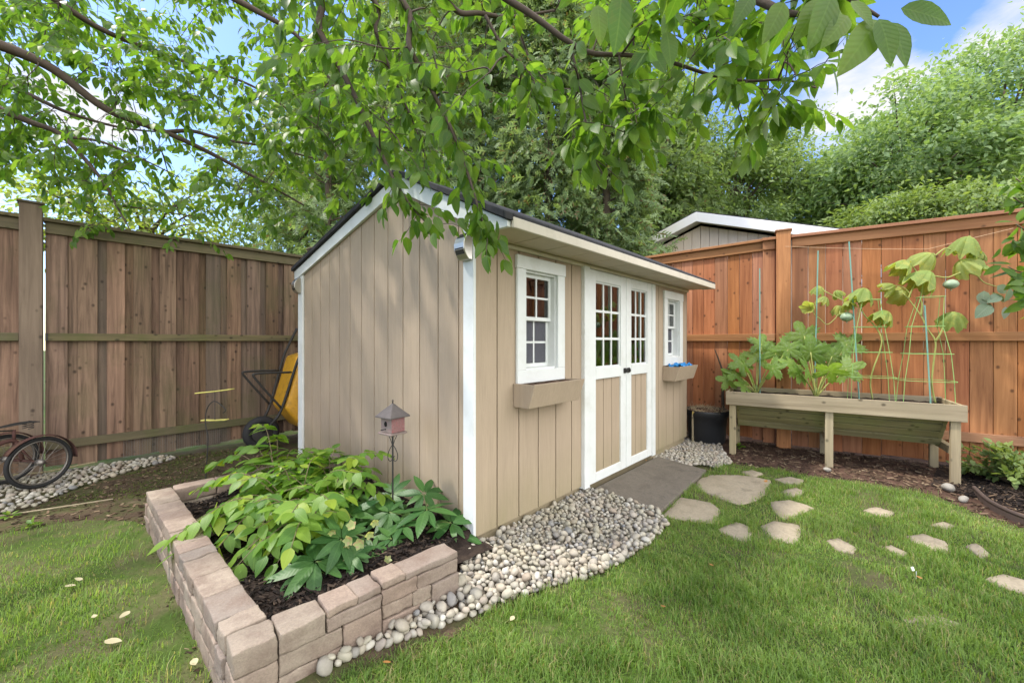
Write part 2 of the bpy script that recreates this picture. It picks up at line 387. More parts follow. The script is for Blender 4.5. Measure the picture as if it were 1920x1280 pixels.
mx = wn('ShaderNodeMix', data_type='RGBA'); hs = wn('ShaderNodeHueSaturation'); hs.inputs['Saturation'].default_value = SKY_SAT; hs.inputs['Value'].default_value = SKY_VAL; hs.inputs['Hue'].default_value = SKY_HUE
L_ = nt.links.new
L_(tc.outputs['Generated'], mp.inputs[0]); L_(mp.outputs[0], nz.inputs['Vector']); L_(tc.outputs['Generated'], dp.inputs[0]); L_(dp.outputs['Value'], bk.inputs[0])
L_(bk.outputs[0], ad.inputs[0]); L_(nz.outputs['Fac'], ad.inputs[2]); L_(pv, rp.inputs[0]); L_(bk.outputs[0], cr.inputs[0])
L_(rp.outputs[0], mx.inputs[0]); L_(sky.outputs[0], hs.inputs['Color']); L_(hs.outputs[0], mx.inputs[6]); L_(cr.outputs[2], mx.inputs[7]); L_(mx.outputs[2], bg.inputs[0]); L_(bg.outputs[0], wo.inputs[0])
sl = bpy.data.lights.new('sun', 'SUN'); sl.energy = 1.7; sl.angle = math.radians(3.5); sl.color = (1,.94,.84)
so = bpy.data.objects.new('sun', sl); COL.objects.link(so); so.rotation_euler = Vector(SUN_DIR).to_track_quat('Z', 'Y').to_euler()
cd = bpy.data.cameras.new('camera'); cam = bpy.data.objects.new('camera', cd); COL.objects.link(cam); scn.camera = cam
cam.location = CAM; cam.rotation_euler = (PI/2, 0, math.atan2(-FW[0], FW[1])); cd.sensor_width = 36; cd.lens = 36*FPX/1920; cd.clip_end = 500; cd.clip_start = .02
#MARK
# ================================================================ GROUND
def sheet(name, poly, z, mat, kind='structure'):
    mb = MB(); mb.add([(p[0], p[1], z) for p in poly], [tuple(range(len(poly)))])
    return tag(mb.build(name, mat), kind=kind)
def gp(*pts): return [tuple(G(x, y)[:2]) for x, y in pts]
sheet('ground', [(-70,-70),(80,-70),(80,80),(-70,80)], -.02, M['turf'])
sheet('yard_soil', [(-7,-7),(5.2,-7),(5.2,3.95),(-7,3.95)], -.012, M['soil'])
wall_side = gp((335,1005),(350,1085),(385,1170),(410,1250)) 
peb_edge = gp((612,1282),(645,1258),(700,1232),(780,1200),(870,1162),(960,1125),(1050,1095),(1130,1073),(1200,1033),(1248,988))
mul_edge = gp((1372,868),(1430,876),(1500,889),(1600,900),(1700,916),(1760,930),(1800,948),(1850,968),(1925,992))
lawn_poly = [(-6.5,2.1)] + gp((0,1000),(70,985),(160,972),(250,975)) + wall_side + [(-1.34,-.1),(-1.36,-.42),(-1.15,-.44)] + peb_edge + [(1.24,-.55),(2.36,-.50)] + mul_edge + [(2.7,-3.4),(2.6,-7),(-6.5,-7)]
sheet('lawn', lawn_poly, -.006, M['turf'])
mulch_poly = [(2.95,-.45)] + mul_edge + [(2.7,-3.4),(2.6,-6.8),(5.1,-6.8),(5.1,.6),(3.37,.6),(3.37,-.4)]
sheet('mulch_bed', mulch_poly, -.0085, M['redmulch'])
sheet('dark_mulch_bed', [(3.25,-2.1),(3.3,-2.0),(4.2,-2.1),(5,-4.5),(3.0,-4.5),(2.75,-2.7)] , -.002, M['mulch'])
front_peb = [(-1.0,-.262),(-.36,-.298),(-.30,-.20),(-.12,-.03),(.0,.0),(1.2,.01),(1.2,-.575)] + gp((1248,988),(1200,1033),(1130,1073),(1050,1095),(960,1125),(870,1162),(780,1200),(700,1232),(645,1258),(612,1278))
back_peb = [(2.44,.02),(3.36,.02),(3.36,.6),(3.7,.6),(3.75,-.2)] + gp((1372,868),(1340,878),(1322,872)) + [(2.44,-.33)]
fence_peb = [(-4.2,3.86),(-4.2,2.6)] + gp((-20,965),(60,948),(130,918),(220,888),(330,858)) + [(-.9,3.72),(-.9,3.86)]
for nm, pl_, z in (('gravel_bed_base', front_peb, -.003), ('rear_gravel_base', back_peb, -.003), ('fence_gravel_base', fence_peb, -.003)):
    sheet(nm, pl_, z, M['soil'])

# ================================================================ SHED
SU, SV = 3.35, 2.70
VR, ZR, ZF, ZB, VF, VB = .80, 2.405, 1.868, 1.96, -.28, 2.78
def zroof(v): return ZR - (VR-v)*(ZR-ZF)/(VR-VF) if v < VR else ZR - (v-VR)*(ZR-ZB)/(VB-VR)
shed = thing('garden_shed', 'beige wood sided garden shed with white trim and double doors', 'shed', (0,0,0))
ZS = .077
W1 = (.337, .849, .928, 1.752); W2 = (2.65, 3.165, .945, 1.740); DR = (1.095, 2.398, .06, 1.815)
def hole(w, m=.075): return (w[0]+m, w[1]-m, w[2]+m, w[3]-m)
holes = [hole(W1), hole(W2), (DR[0]+.05, DR[1]-.05, ZS-.02, DR[3]-.02)]
def cells(u0, u1, z0, z1, hs):
    us = sorted({u0, u1, *[min(max(h[i], u0), u1) for h in hs for i in (0, 1)]}); zs = sorted({z0, z1, *[min(max(h[i], z0), z1) for h in hs for i in (2, 3)]})
    for a, b in zip(us, us[1:]):
        run = None
        for c, d in zip(zs, zs[1:]):
            mu, mz = (a+b)/2, (c+d)/2
            if any(h[0] < mu < h[1] and h[2] < mz < h[3] for h in hs):
                if run: yield (a, b, *run); run = None
            else: run = (run[0], d) if run else (c, d)
        if run: yield (a, b, *run)
mb = MB(); gr = [0.0, .175] + [.175+.197*i for i in range(1, 17)]
gr = [g for g in gr if g < SU-.03] + [SU]
for a, b in zip(gr, gr[1:]):
    for c in cells(a+(.005 if a else 0), b-.005, ZS, 1.84, holes): mb.box(c[0], c[1], 0, .012, c[2], c[3])
mb.build('front_siding', M['siding'], shed, .0015)
mb = MB()
for c in cells(0.012, SU-.012, ZS+.004, 1.84, holes): mb.box(c[0], c[1], .012, .05, c[2], c[3])
mb.build('front_backing', M['groove'], shed)
mb = MB(); gv = [0.0] + [.152+.2035*i for i in range(13)] + [SV]
for a, b in zip(gv, gv[1:]):
    if b-a < .02: continue
    a2 = a+(.005 if a else .013); b2 = b-.005; ks = sorted({a2, b2, *([VR] if a2 < VR < b2 else [])})
    for p, q in zip(ks, ks[1:]):
        mb.prism([(0,p,ZS),(0,q,ZS),(0,q,zroof(q)-.06),(0,p,zroof(p)-.06)], (.012,0,0))
mb.build('gable_siding', M['siding'], shed)
for X in (.012, SU-.05):
    mb = MB(); mb.prism([(X,.05,ZS+.003),(X,SV-.02,ZS+.003),(X,SV-.02,zroof(SV)-.062),(X,VR,ZR-.062),(X,.05,zroof(.05)-.062)], (.038,0,0)); mb.build('gable_backing', M['groove'], shed)
mb = MB(); mb.prism([(SU,.0,ZS),(SU,SV,ZS),(SU,SV,zroof(SV)-.06),(SU,VR,ZR-.06),(SU,0,zroof(0)-.06)], (-.012,0,0)); mb.box(.05, SU-.05, SV-.03, SV, ZS, zroof(SV)-.07); mb.build('rear_siding', M['siding'], shed)
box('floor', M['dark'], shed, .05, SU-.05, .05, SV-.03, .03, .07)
mb = MB(); mb.box(.03, SU-.02, .025, .06, 0, ZS-.001); mb.box(.03, .065, .06, SV-.04, 0, ZS-.001); mb.box(SU-.055, SU-.02, .06, SV-.04, 0, ZS-.001); mb.build('base_skirt', M['siding'], shed)
# corner boards
box('corner_board', M['white'], shed, -.02, .0, -.004, .088, ZS, zroof(0)-.15, bevel=.002)
box('corner_board', M['white'], shed, -.02, .0, SV-.11, SV+.006, .03, zroof(SV)-.1, bevel=.002)
# roof: two slopes of shingle, rake boards, fascia, soffit
mb = MB(); RX0, RX1 = -.058, SU+.06
for (va, za, vb, zb) in ((VF-.015, zroof(VF)+.004, VR, ZR+.010), (VR, ZR+.010, VB+.015, zroof(VB)+.006)):
    mb.prism([(RX0,va,za),(RX0,vb,zb),(RX0,vb,zb-.040),(RX0,va,za-.040)], (RX1-RX0,0,0))
mb.build('roof', M['shingle'], shed, .004)
for X in (-.03, SU+.016):
    mb = MB(); mb.prism([(X,VF,1.80),(X,-.165,1.80),(X,.0,1.86),(X,VR,ZR-.138),(X,VR,ZR-.034),(X,VF,zroof(VF)-.034)], (.026,0,0))
    mb.prism([(X,VR,ZR-.138),(X,VB,zroof(VB)-.130),(X,VB,zroof(VB)-.034),(X,VR,ZR-.034)], (.026,0,0)); mb.build('rake_board', M['white'], shed, .002)
mb = MB(); mb.box(-.003, SU+.042, VF-.022, VF-.002, 1.797, 1.853); mb.build('fascia', M['cream'], shed, .003)
mb = MB()
for i in range(12): mb.box(.0+i*.28+.004, min((i+1)*.28-.004, SU+.03), VF, -.002, 1.806, 1.816)
mb.build('soffit', M['soffit'], shed); box('soffit_backing', M['groove'], shed, 0, SU+.014, VF+.002, .05, 1.818, 1.835)
box('soffit_trim', M['cream'], shed, .0, SU, -.022, -.001, 1.777, 1.804, bevel=.004)

def sash(parent, u0, u1, z0, z1, y, nx, nz, bar=.014, st=.026, mat='white', name='sash'):
    mb = MB(); mb.box(u0, u1, y, y+.02, z0, z0+st); mb.box(u0, u1, y, y+.02, z1-st, z1); mb.box(u0, u0+st, y, y+.02, z0+st, z1-st); mb.box(u1-st, u1, y, y+.02, z0+st, z1-st)
    s = mb.build(name, M[mat], parent, .002)
    mb = MB(); a, b, c, d = u0+st, u1-st, z0+st, z1-st
    for i in range(1, nx): x = a+(b-a)*i/nx; mb.box(x-bar/2, x+bar/2, y+.003, y+.013, c, d)
    for i in range(1, nz): z = c+(d-c)*i/nz; mb.box(a, b, y+.0035, y+.0125, z-bar/2, z+bar/2)
    mb.build('muntin', M[mat], parent)
    box('pane', M['glass'], parent, a, b, y+.0075, y+.0095, c, d)
def window(w):
    u0, u1, z0, z1 = w; t = .085; mb = MB()
    mb.box(u0-.006, u1+.006, -.026, -.001, z1-t, z1); mb.box(u0, u1, -.022, -.001, z0, z0+t)
    mb.box(u0, u0+t, -.022, -.001, z0+t, z1-t); mb.box(u1-t, u1, -.022, -.001, z0+t, z1-t)
    f = mb.build('window', M['white'], shed, .003)
    a, b, c, d = u0+t, u1-t, z0+t, z1-t; mb = MB()
    mb.box(a-.012, a+.012, 0, .09, c, d); mb.box(b-.012, b+.012, 0, .09, c, d); mb.box(a+.012, b-.012, 0, .09, d-.012, d+.012); mb.box(a+.012, b-.012, 0, .09, c-.012, c+.012)
    mb.build('jamb', M['white'], f)
    zm = c+(d-c)*.52
    sash(f, a+.012, b-.012, zm-.012, d-.012, .034, 2, 2)
    sash(f, a+.012, b-.012, c+.012, zm+.012, .058, 2, 2)
    box('screen', M['screen'], f, a+.013, b-.013, .0625, .0632, c+.04, zm-.016)
    return f
window(W1); window(W2)
# doors
u0, u1, z0, z1 = DR; mb = MB()
mb.box(u0, u0+.075, -.032, .05, z0, z1-.03); mb.box(u1-.075, u1, -.03, .05, z0, z1-.045); mb.box(u0+.075, u1-.075, -.012, .05, z1-.04, z1-.012)
mb.build('door_frame', M['white'], shed, .003)
def door(a, b, side):
    y = -.024; st = .095; zt = 1.77; zb = .072; g0, g1 = .985, 1.685; mb = MB()
    mb.box(a, a+st, y, y+.04, zb, zt); mb.box(b-st, b, y, y+.04, zb, zt)
    mb.box(a+st, b-st, y+.001, y+.04, g1, zt); mb.box(a+st, b-st, y-.003, y+.04, .895, g0); mb.box(a+st, b-st, y+.001, y+.04, zb, .145)
    d = mb.build('door', M['white'], shed, .003)
    sash(d, a+st, b-st, g0, g1, y+.012, 3, 3, .02, .014, name='glazing_bead')
    mb = MB(); n = 3; wd = (b-a-2*st)/n
    for i in range(n): mb.box(a+st+i*wd+(.004 if i else 0), a+st+(i+1)*wd-(.004 if i < n-1 else 0), y+.014, y+.028, .145, .895)
    mb.build('lower_panel', M['siding'], d); box('panel_backing', M['groove'], d, a+st, b-st, y+.028, y+.036, .145, .895)
    hx = b-.03 if side < 0 else a+.03
    mb = MB(); mb.box(hx-.022, hx+.022, y-.012, y, .92, .965); mb.box(hx-.008, hx+.008, y-.026, y-.012, .93, .955); mb.build('latch', M['iron'], d, .003)
    return d
door(u0+.08, (u0+u1)/2-.006+.04, -1); door((u0+u1)/2+.002+.04, u1-.08, 1)
# things seen dimly through the glass: none; dark curtain strips behind the right door
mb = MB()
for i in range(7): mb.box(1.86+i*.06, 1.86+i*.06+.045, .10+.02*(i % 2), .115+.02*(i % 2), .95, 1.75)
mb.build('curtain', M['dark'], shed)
def window_box(u0, u1):
    t = .014; zt, zb = .938, .787; dt, db = .18, .13; mb = MB()
    mb.hexa([(u0,-db,zb),(u1,-db,zb),(u1,-db+t,zb),(u0,-db+t,zb),(u0,-dt,zt),(u1,-dt,zt),(u1,-dt+t,zt),(u0,-dt+t,zt)])
    for a in (u0, u1-t):
        mb.hexa([(a,-db+t,zb),(a+t,-db+t,zb),(a+t,-.003,zb),(a,-.003,zb),(a,-dt+t,zt-.003),(a+t,-dt+t,zt-.003),(a+t,-.003,zt-.003),(a,-.003,zt-.003)])
    mb.box(u0+t, u1-t, -db+t, -.003, zb+.002, zb+.015)
    b = mb.build('window_box', M['siding'], shed, .002); mb = MB()
    nx = 14; vs = [(u0+t+(u1-u0-2*t)*i/nx, y, zt-.022+.012*random.random()) for i in range(nx+1) for y in (-.162,-.11,-.06,-.004)]
    fs = [(i*4+k, (i+1)*4+k, (i+1)*4+k+1, i*4+k+1) for i in range(nx) for k in range(3)]
    mb.add(vs, fs); mb.build('potting_soil', M['redmulch'], b)
window_box(.316, .865); window_box(2.64, 3.19)
# blue rag in the far window box
mb = MB(); n = 12
for i in range(n+1):
    for k in range(7): mb.v.append((2.72+.34*i/n, -.17+.14*k/6, .937+.018*math.sin(i*1.9+k)+.014*math.sin(k*2.3-i*.7)+.008))
mb.f = [(i*7+k, (i+1)*7+k, (i+1)*7+k+1, i*7+k+1) for i in range(n) for k in range(6)]
rag = mb.build('cloth', m_plain('blue_cloth', (.03,.22,.55), .8, .15, 40), smooth=True)
md = rag.modifiers.new('thick', 'SOLIDIFY'); md.thickness = .004
tag(rag, 'crumpled bright blue cloth lying in the window box right of the doors', 'cloth')

def solar_light(x, y, z, label):
    t = thing('solar_light', label, 'lamp', (x, y, z), group='solar lights on the shed corners')
    prof = [(0,.075),(-.022,.078),(-.052,.05),(-.066,.015),(-.064,-.02),(-.05,-.05),(-.03,-.074),(0,-.076)]
    mb = MB(); mb.prism([(p[0],-.045,p[1]) for p in prof], (0,.09,0)); mb.build('housing', M['metal'], t, .003)
    mb = MB(); mb.hexa([(-.0555,-.034,.0475),(-.0555,.034,.0475),(-.0545,.034,.0475),(-.0545,-.034,.0475),(-.027,-.034,.0765),(-.027,.034,.0765),(-.026,.034,.0765),(-.026,-.034,.0765)]); mb.build('solar_cell', m_plain('solar_cell', (.008,.012,.02), .25, .1), t)
    mb = MB(); mb.hexa([(-.054,-.036,-.047),(-.054,.036,-.047),(-.051,.036,-.047),(-.051,-.036,-.047),(-.0665,-.036,-.012),(-.0665,.036,-.012),(-.063,.036,-.012),(-.063,-.036,-.012)]); mb.build('lens', m_plain('smoked_lens', (.05,.05,.045), .15, .1), t)
solar_light(-.02, .048, 1.742, 'curved metal solar light on the front corner of the shed')
solar_light(-.02, 2.66, 1.765, 'small solar light on the rear corner of the shed above the wheelbarrow')

# ================================================================ FENCES
def fence(name, label, cat, p0, rz, L, wide, gapw, m_b, m_r, m_p, ztop, posts, rails, start=0.0, post_w=.137, post_h=None, grp=None, lgap=.012):
    t = thing(name, label, cat, (p0[0], p0[1], 0), rz, grp)
    posts_ = sorted(posts); spans = []; x = start
    for p in posts_: spans.append((x, p-post_w/2-lgap)); x = p+post_w/2+.013
    spans.append((x, L))
    for a, b in spans:
        if b-a < .1: continue
        mb = MB(); x = a
        while x < b-.02:
            e = min(x+wide+random.uniform(-.006,.006), b); mb.box(x, e, .03+random.uniform(-.002,.002), .048, .03+random.uniform(-.02,.02), ztop-.05)
            if gapw > .02 and e+gapw < b+.05: mb.box(e-.012, min(e+gapw+.012, b), .052, .068, .03, ztop-.05)
            x = e+gapw
        mb.build('board_panel', M[m_b], t, .002)
        for z0_, z1_ in rails: box('rail', M[m_r], t, a, b, -.012, .029, z0_, z1_, bevel=.003)
        box('top_rail', M[m_r], t, a, b, .0, .0285, ztop-.135, ztop-.034, bevel=.003)
        box('cap', M[m_r], t, a-.01, b+.01, -.035, .105, ztop-.033, ztop, bevel=.004)
    for p in posts_:
        q = MB().box(p-post_w/2, p+post_w/2, -.04, .1, -.02, post_h or ztop+.05).build('post', M[m_p], t, .004)
        MB().box(p-post_w/2-.012, p+post_w/2+.012, -.052, .112, (post_h or ztop+.05)+.0005, (post_h or ztop+.05)+.022).build('post_cap', M[m_r], q, .004)
    return t
BF = fence('board_fence', 'weathered brown board fence with mossy rails behind the shed', 'fence', (-6.2, 3.89), 0, 10.1, .133, .064, 'oldwood', 'oldrail', 'oldpost', 2.325,
      [-1.8475+6.2-2.45, -1.8475+6.2, -1.8475+6.2+2.45, -1.8475+6.2+4.9], [(1.205,1.277),(.205,.282)], post_h=2.43, lgap=.001)
mb = MB()      # wire mesh stapled to the foot of the left fence
for i in range(16): mb.box(4.95, 5.85, .021, .0225, .03+i*.012, .0315+i*.012)
for i in range(46): mb.box(4.95+i*.02, 4.9513+i*.02, .0225, .024, .03, .215)
mb.build('wire_mesh', m_plain('grey_wire', (.22,.22,.21), .5, .1, 10, 0, .4, .6), BF)
MB().box(4.436, 4.452, -.016, -.0125, 1.207, 1.275).build('rail_bracket', M['iron'], BF)
R1 = (3.92, 3.8); R2 = (3.92, -.87); R3 = (4.25, -2.55)
fence('cedar_fence', 'orange cedar board fence section nearest the shed', 'fence', R1, -PI/2, 4.67-.07, .137, .004, 'cedar', 'cedarrail', 'cedar', 2.40, [4.67-2.5], [(1.205,1.29),(.25,.335)], grp='orange cedar fence sections')
a2 = math.atan2(R3[1]-R2[1], R3[0]-R2[0])
fence('cedar_fence', 'orange cedar board fence section with a post behind the planter', 'fence', R2, a2, 4.6, .15, .004, 'cedar', 'cedarrail', 'cedar', 2.40, [0.0, 2.5], [(1.205,1.29),(.25,.335)], start=-.2, grp='orange cedar fence sections')

# ================================================================ NEIGHBOUR'S GARAGE
gar = thing('neighbour_garage', 'beige neighbouring garage with white gable trim beyond the orange fence', 'building', (8, .775, 0))
def gz(y): return 3.53 - .345*abs(y)
gx = 6.0 - 8; HWD = 2.35
mb = MB(); n = 26
for i in range(n):
    a = -2.0+4.0*i/n+.004; b = -2.0+4.0*(i+1)/n-.004
    mb.prism([(gx+.25,a,0),(gx+.25,b,0),(gx+.25,b,gz(b)-.2),(gx+.25,a,gz(a)-.2)], (.02,0,0))
mb.box(gx+.275, gx+5, -1.98, 1.98, 0, gz(1.98)-.24); mb.prism([(gx+.275,-1.98,gz(1.98)-.24),(gx+.275,0,gz(0)-.22),(gx+.275,1.98,gz(1.98)-.24)], (4.7,0,0))
mb.build('wall', m_siding('taupe_siding', (.62,.53,.43)), gar)
mb = MB()
for s in (1, -1):
    mb.prism([(gx,0,3.53),(gx,s*HWD,gz(HWD)),(gx,s*HWD,gz(HWD)-.16),(gx,0,3.53-.17)], (.025,0,0))
mb.build('rake_board', m_plain('garage_trim_paint', (.82,.81,.78), .5, .05, 9), gar, .003)
mb = MB()
for s in (1, -1): mb.prism([(gx+.026,0,3.53-.15),(gx+.026,s*(HWD-.02),gz(HWD)-.14),(gx+.026,s*(HWD-.02),gz(HWD)-.125),(gx+.026,0,3.53-.135)], (.24,0,0))
mb.build('soffit', M['white'], gar)
mb = MB()
for s in (1, -1): mb.prism([(gx+.004,0,3.549),(gx+.004,s*(HWD+.03),gz(HWD+.03)+.019),(gx+.004,s*(HWD+.03),gz(HWD+.03)+.001),(gx+.004,0,3.531)], (5.2,0,0))
mb.build('roof', M['shingle'], gar)
#MARK2
# ================================================================ RAISED BED WALL
import bmesh
from mathutils import noise as mnoise
def rough_block(name, mat, parent, x0, x1, y0, y1, z0, z1, amp=.0048, bev=.006):
    bm = bmesh.new(); bmesh.ops.create_cube(bm, size=1)
    for v in bm.verts: v.co = Vector(((x0+x1)/2+v.co.x*(x1-x0), (y0+y1)/2+v.co.y*(y1-y0), (z0+z1)/2+v.co.z*(z1-z0)))
    bmesh.ops.bevel(bm, geom=bm.edges[:], offset=bev, segments=2, affect='EDGES', profile=.6)
    bmesh.ops.subdivide_edges(bm, edges=[e for e in bm.edges if e.calc_length() > .03], cuts=3, use_grid_fill=True)
    o_ = Vector((random.random()*50, random.random()*50, 0))
    for v in bm.verts:
        v.co += amp*mnoise.noise_vector(v.co*22+o_) + amp*.8*mnoise.noise_vector(v.co*55+o_)
    me = bpy.data.meshes.new(name); bm.to_mesh(me); bm.free(); me.polygons.foreach_set('use_smooth', [True]*len(me.polygons)); me.materials.append(mat)
    o = bpy.data.objects.new(name, me); COL.objects.link(o); o.parent = parent; return o
ang = math.atan2(-.05, .857)
wf = thing('garden_wall', 'low pinkish grey block wall along the front of the raised bed', 'wall', (-1.225,-.24,0), ang)
D = .115
for a, b, c, d in [(0,.126,.143,.226),(0,.126,.066,.140),(0,.126,-.02,.063),(.130,.278,.152,.227),(.130,.336,.080,.149),(.130,.25,-.02,.077),(.254,.336,-.02,.077),
                   (.283,.391,.208,.238),(.395,.487,.205,.234),(.284,.488,.152,.204),(.341,.490,.045,.149),(.341,.490,-.02,.042),
                   (.493,.592,.218,.248),(.596,.857,.211,.240),(.494,.648,.152,.214),(.652,.860,.146,.207),(.496,.626,.095,.149),(.630,.716,.092,.149),(.720,.862,.045,.142),(.496,.716,-.02,.090),(.720,.862,-.02,.042)]:
    rough_block('block', M['block'], wf, a, b, random.uniform(-.004,.004), D+random.uniform(-.005,.005), c, d)
wl = thing('garden_wall', 'low pinkish grey block wall along the lawn side of the raised bed', 'wall', (-1.225,-.115,0), math.atan2(2.0, -.03)-PI/2)
y = 0.0
while y < 1.9:
    L_ = random.choice([.10,.15,.19,.2,.13]); e_ = min(y+L_, 1.93)
    rough_block('block', M['block'], wl, random.uniform(-.002,.002), .128, y, e_-.004, .152, .224+random.uniform(-.004,.003)); y = e_
for z0_, z1_, o_ in ((.075,.149,.06),(-.02,.072,0)):
    y = 0.0
    while y < 1.9:
        e_ = min(y+random.choice([.16,.2,.24])-(o_ if y == 0 else 0), 1.93)
        rough_block('block', M['block'], wl, random.uniform(-.006,0), .125, y, e_-.004, z0_, z1_); y = e_
wb = thing('garden_wall', 'low grey block wall across the rear of the raised bed', 'wall', (-1.12,1.72,0), -.02)
x = 0
while x < 1.05:
    e_ = min(x+random.uniform(.2,.3), 1.1)
    rough_block('block', M['block'], wb, x, e_-.004, 0, .11, .13, .222); x = e_
x = 0
while x < 1.05:
    e_ = min(x+random.uniform(.2,.3), 1.1)
    rough_block('block', M['block'], wb, x, e_-.004, 0, .11, -.02, .127); x = e_
# soil of the bed
nx, ny = 26, 44; vs = []
for i in range(nx+1):
    for k in range(ny+1):
        x = -1.11+1.12*i/nx; y = -.14+1.87*k/ny
        vs.append((x, y, .115+.03*mnoise.noise(Vector((x*5,y*5,1)))+.018*mnoise.noise(Vector((x*17,y*17,3)))-(.05 if x > -.33 and y < .02 else 0)))
mb = MB(); mb.add(vs, [(i*(ny+1)+k, (i+1)*(ny+1)+k, (i+1)*(ny+1)+k+1, i*(ny+1)+k+1) for i in range(nx) for k in range(ny)])
tag(mb.build('bed_soil', M['mulch'], smooth=True), kind='structure')
mb = MB(); mb.add([(-1.15,-.24,.036),(-.36,-.285,.040),(-.36,-.44,-.004),(-1.15,-.40,-.004)], [(0,3,2,1)]); tag(mb.build('soil_bank', M['soil']), kind='structure')
mb = MB(); mb.add([(-.36,-.28,.005),(-.02,-.02,.012),(-.0,.1,.05),(-.36,-.02,.08)], [(0,1,2,3)]); tag(mb.build('soil_ramp', M['redmulch']), kind='structure')

# ================================================================ PAVING
mb = MB(); mb.hexa([(1.215,-.575,-.03),(2.385,-.515,-.03),(2.40,-.05,-.03),(1.20,-.05,-.03),(1.215,-.575,.022),(2.385,-.515,.02),(2.40,-.05,.052),(1.20,-.05,.052)])
tag(mb.build('paving_slab', M['slab'], bevel=.008, seg=2), 'large weathered grey slab in front of the shed doors', 'paving slab')
FLAGS = [([(1308,897),(1336,888),(1400,890),(1446,898),(1442,920),(1422,937),(1384,946),(1345,932),(1306,916)], 'largest tan flagstone, beside the grey slab'),
 ([(1238,966),(1275,930),(1335,941),(1353,955),(1340,981),(1290,976)], 'tan flagstone touching the near corner of the grey slab'),
 ([(1342,992),(1380,977),(1406,985),(1412,1010),(1396,1018),(1368,1006)], 'small tan flagstone next in front of the slab corner stone'),
 ([(1424,985),(1450,976),(1500,984),(1504,1000),(1492,1022),(1440,1006)], 'pale tan flagstone with ragged grass edge in the middle of the path'),
 ([(1442,940),(1480,936),(1530,952),(1500,966),(1470,973),(1450,960)], 'flat tan flagstone just in front of the largest stone'),
 ([(1464,921),(1490,913),(1509,920),(1500,929),(1480,931)], 'small pale flagstone beside the largest stone'),
 ([(1450,898),(1480,893),(1508,900),(1502,908),(1470,905)], 'narrow flagstone on the planter side of the largest stone'),
 ([(1388,885),(1410,881),(1432,888),(1415,894)], 'little flagstone at the gravel edge behind the largest stone'),
 ([(1618,956),(1640,950),(1678,960),(1670,969),(1640,965)], 'small flagstone in the grass in front of the middle planter leg'),
 ([(1548,1013),(1570,1009),(1608,1027),(1600,1037),(1570,1031)], 'small rough flagstone in the middle of the lawn'),
 ([(1653,1025),(1670,1021),(1706,1037),(1690,1043)], 'tiny sliver of flagstone in the middle of the lawn'),
 ([(1698,1004),(1730,1000),(1775,1015),(1787,1036),(1750,1033),(1720,1021)], 'squarish grey tan flagstone sunk in the right lawn'),
 ([(1808,1023),(1830,1017),(1857,1038),(1840,1046)], 'half buried flagstone right of the squarish grey tan one'),
 ([(1846,1084),(1880,1075),(1935,1092),(1935,1116),(1880,1101)], 'flagstone at the right edge of the lawn, nearest the camera'),
 ([(1743,983),(1765,977),(1792,985),(1775,991)], 'half buried flagstone near the plastic edging'),
 ([(1690,1160),(1745,1150),(1805,1168),(1760,1180)], 'grass covered flagstone in the near right lawn')]
flag_polys = []
for pts, lab in FLAGS:
    P = [G(x, y) for x, y in pts]; c = sum(P)/len(P); top = []
    n = len(P)
    for i in range(n):      # broken, slightly rounded outline
        a, b = P[i], P[(i+1) % n]
        for t_ in (.0, .25, .5, .75): 
            q = a*(1-t_)+b*t_; q = q + (c-q)*(.05*random.random()-.015 + (.03 if t_ == 0 else 0)); top.append(q)
    m = len(top); mb = MB(); h = random.uniform(.001,.006)
    if 'grass covered' in lab: h = .002
    vs = [(c[0], c[1], h+.004)] + [(*(c+(q-c)*.55)[:2], h+random.uniform(-.003,.005)) for q in top] + [(*(c+(q-c)*.94)[:2], h+random.uniform(-.003,.002)) for q in top] + [(*q[:2], h-.008) for q in top] + [(*q[:2], -.04) for q in top]
    fs = [(0, 1+i, 1+(i+1) % m) for i in range(m)]
    for L_ in range(3):
        a = 1+L_*m; fs += [(a+i, a+m+i, a+m+(i+1) % m, a+(i+1) % m) for i in range(m)]
    mb.add(vs, fs); o = mb.build('flagstone', M['flag'], smooth=True); tag(o, lab, 'stepping stone', 'flagstones set in the lawn')
    flag_polys.append([tuple(q[:2]) for q in top])

# ================================================================ PEBBLES
def ico_variants(n):
    out = []
    for k in range(n):
        bm = bmesh.new(); bmesh.ops.create_icosphere(bm, subdivisions=2, radius=1); o_ = Vector((k*7.3, k*3.1, 0))
        for v in bm.verts: v.co *= 1+.26*mnoise.noise(v.co*1.1+o_)+.08*mnoise.noise(v.co*2.6+o_)
        bm.verts.ensure_lookup_table(); out.append((np.array([v.co[:] for v in bm.verts]), np.array([[v.index for v in f.verts] for f in bm.faces]))); bm.free()
    return out
ICO = ico_variants(10)
def scatter_poly(poly, r0, r1, tries, sep=.8):
    P = np.array(poly)[:, :2]; lo, hi = P.min(0), P.max(0); cell = r1*2; grid = {}; out = []
    Q = rng.uniform(lo, hi, (tries, 2)); Q = Q[inpoly(Q, poly)]
    R = r0+(r1-r0)*rng.random(len(Q))**1.6
    for q, r in zip(Q, R):
        g = (int(q[0]//cell), int(q[1]//cell)); ok = True
        for i in (-1, 0, 1):
            for k in (-1, 0, 1):
                for q2, r2 in grid.get((g[0]+i, g[1]+k), ()):
                    if (q[0]-q2[0])**2+(q[1]-q2[1])**2 < (sep*(r+r2))**2: ok = False; break
                if not ok: break
            if not ok: break
        if ok: grid.setdefault(g, []).append((q, r)); out.append((q[0], q[1], r))
    return np.array(out)
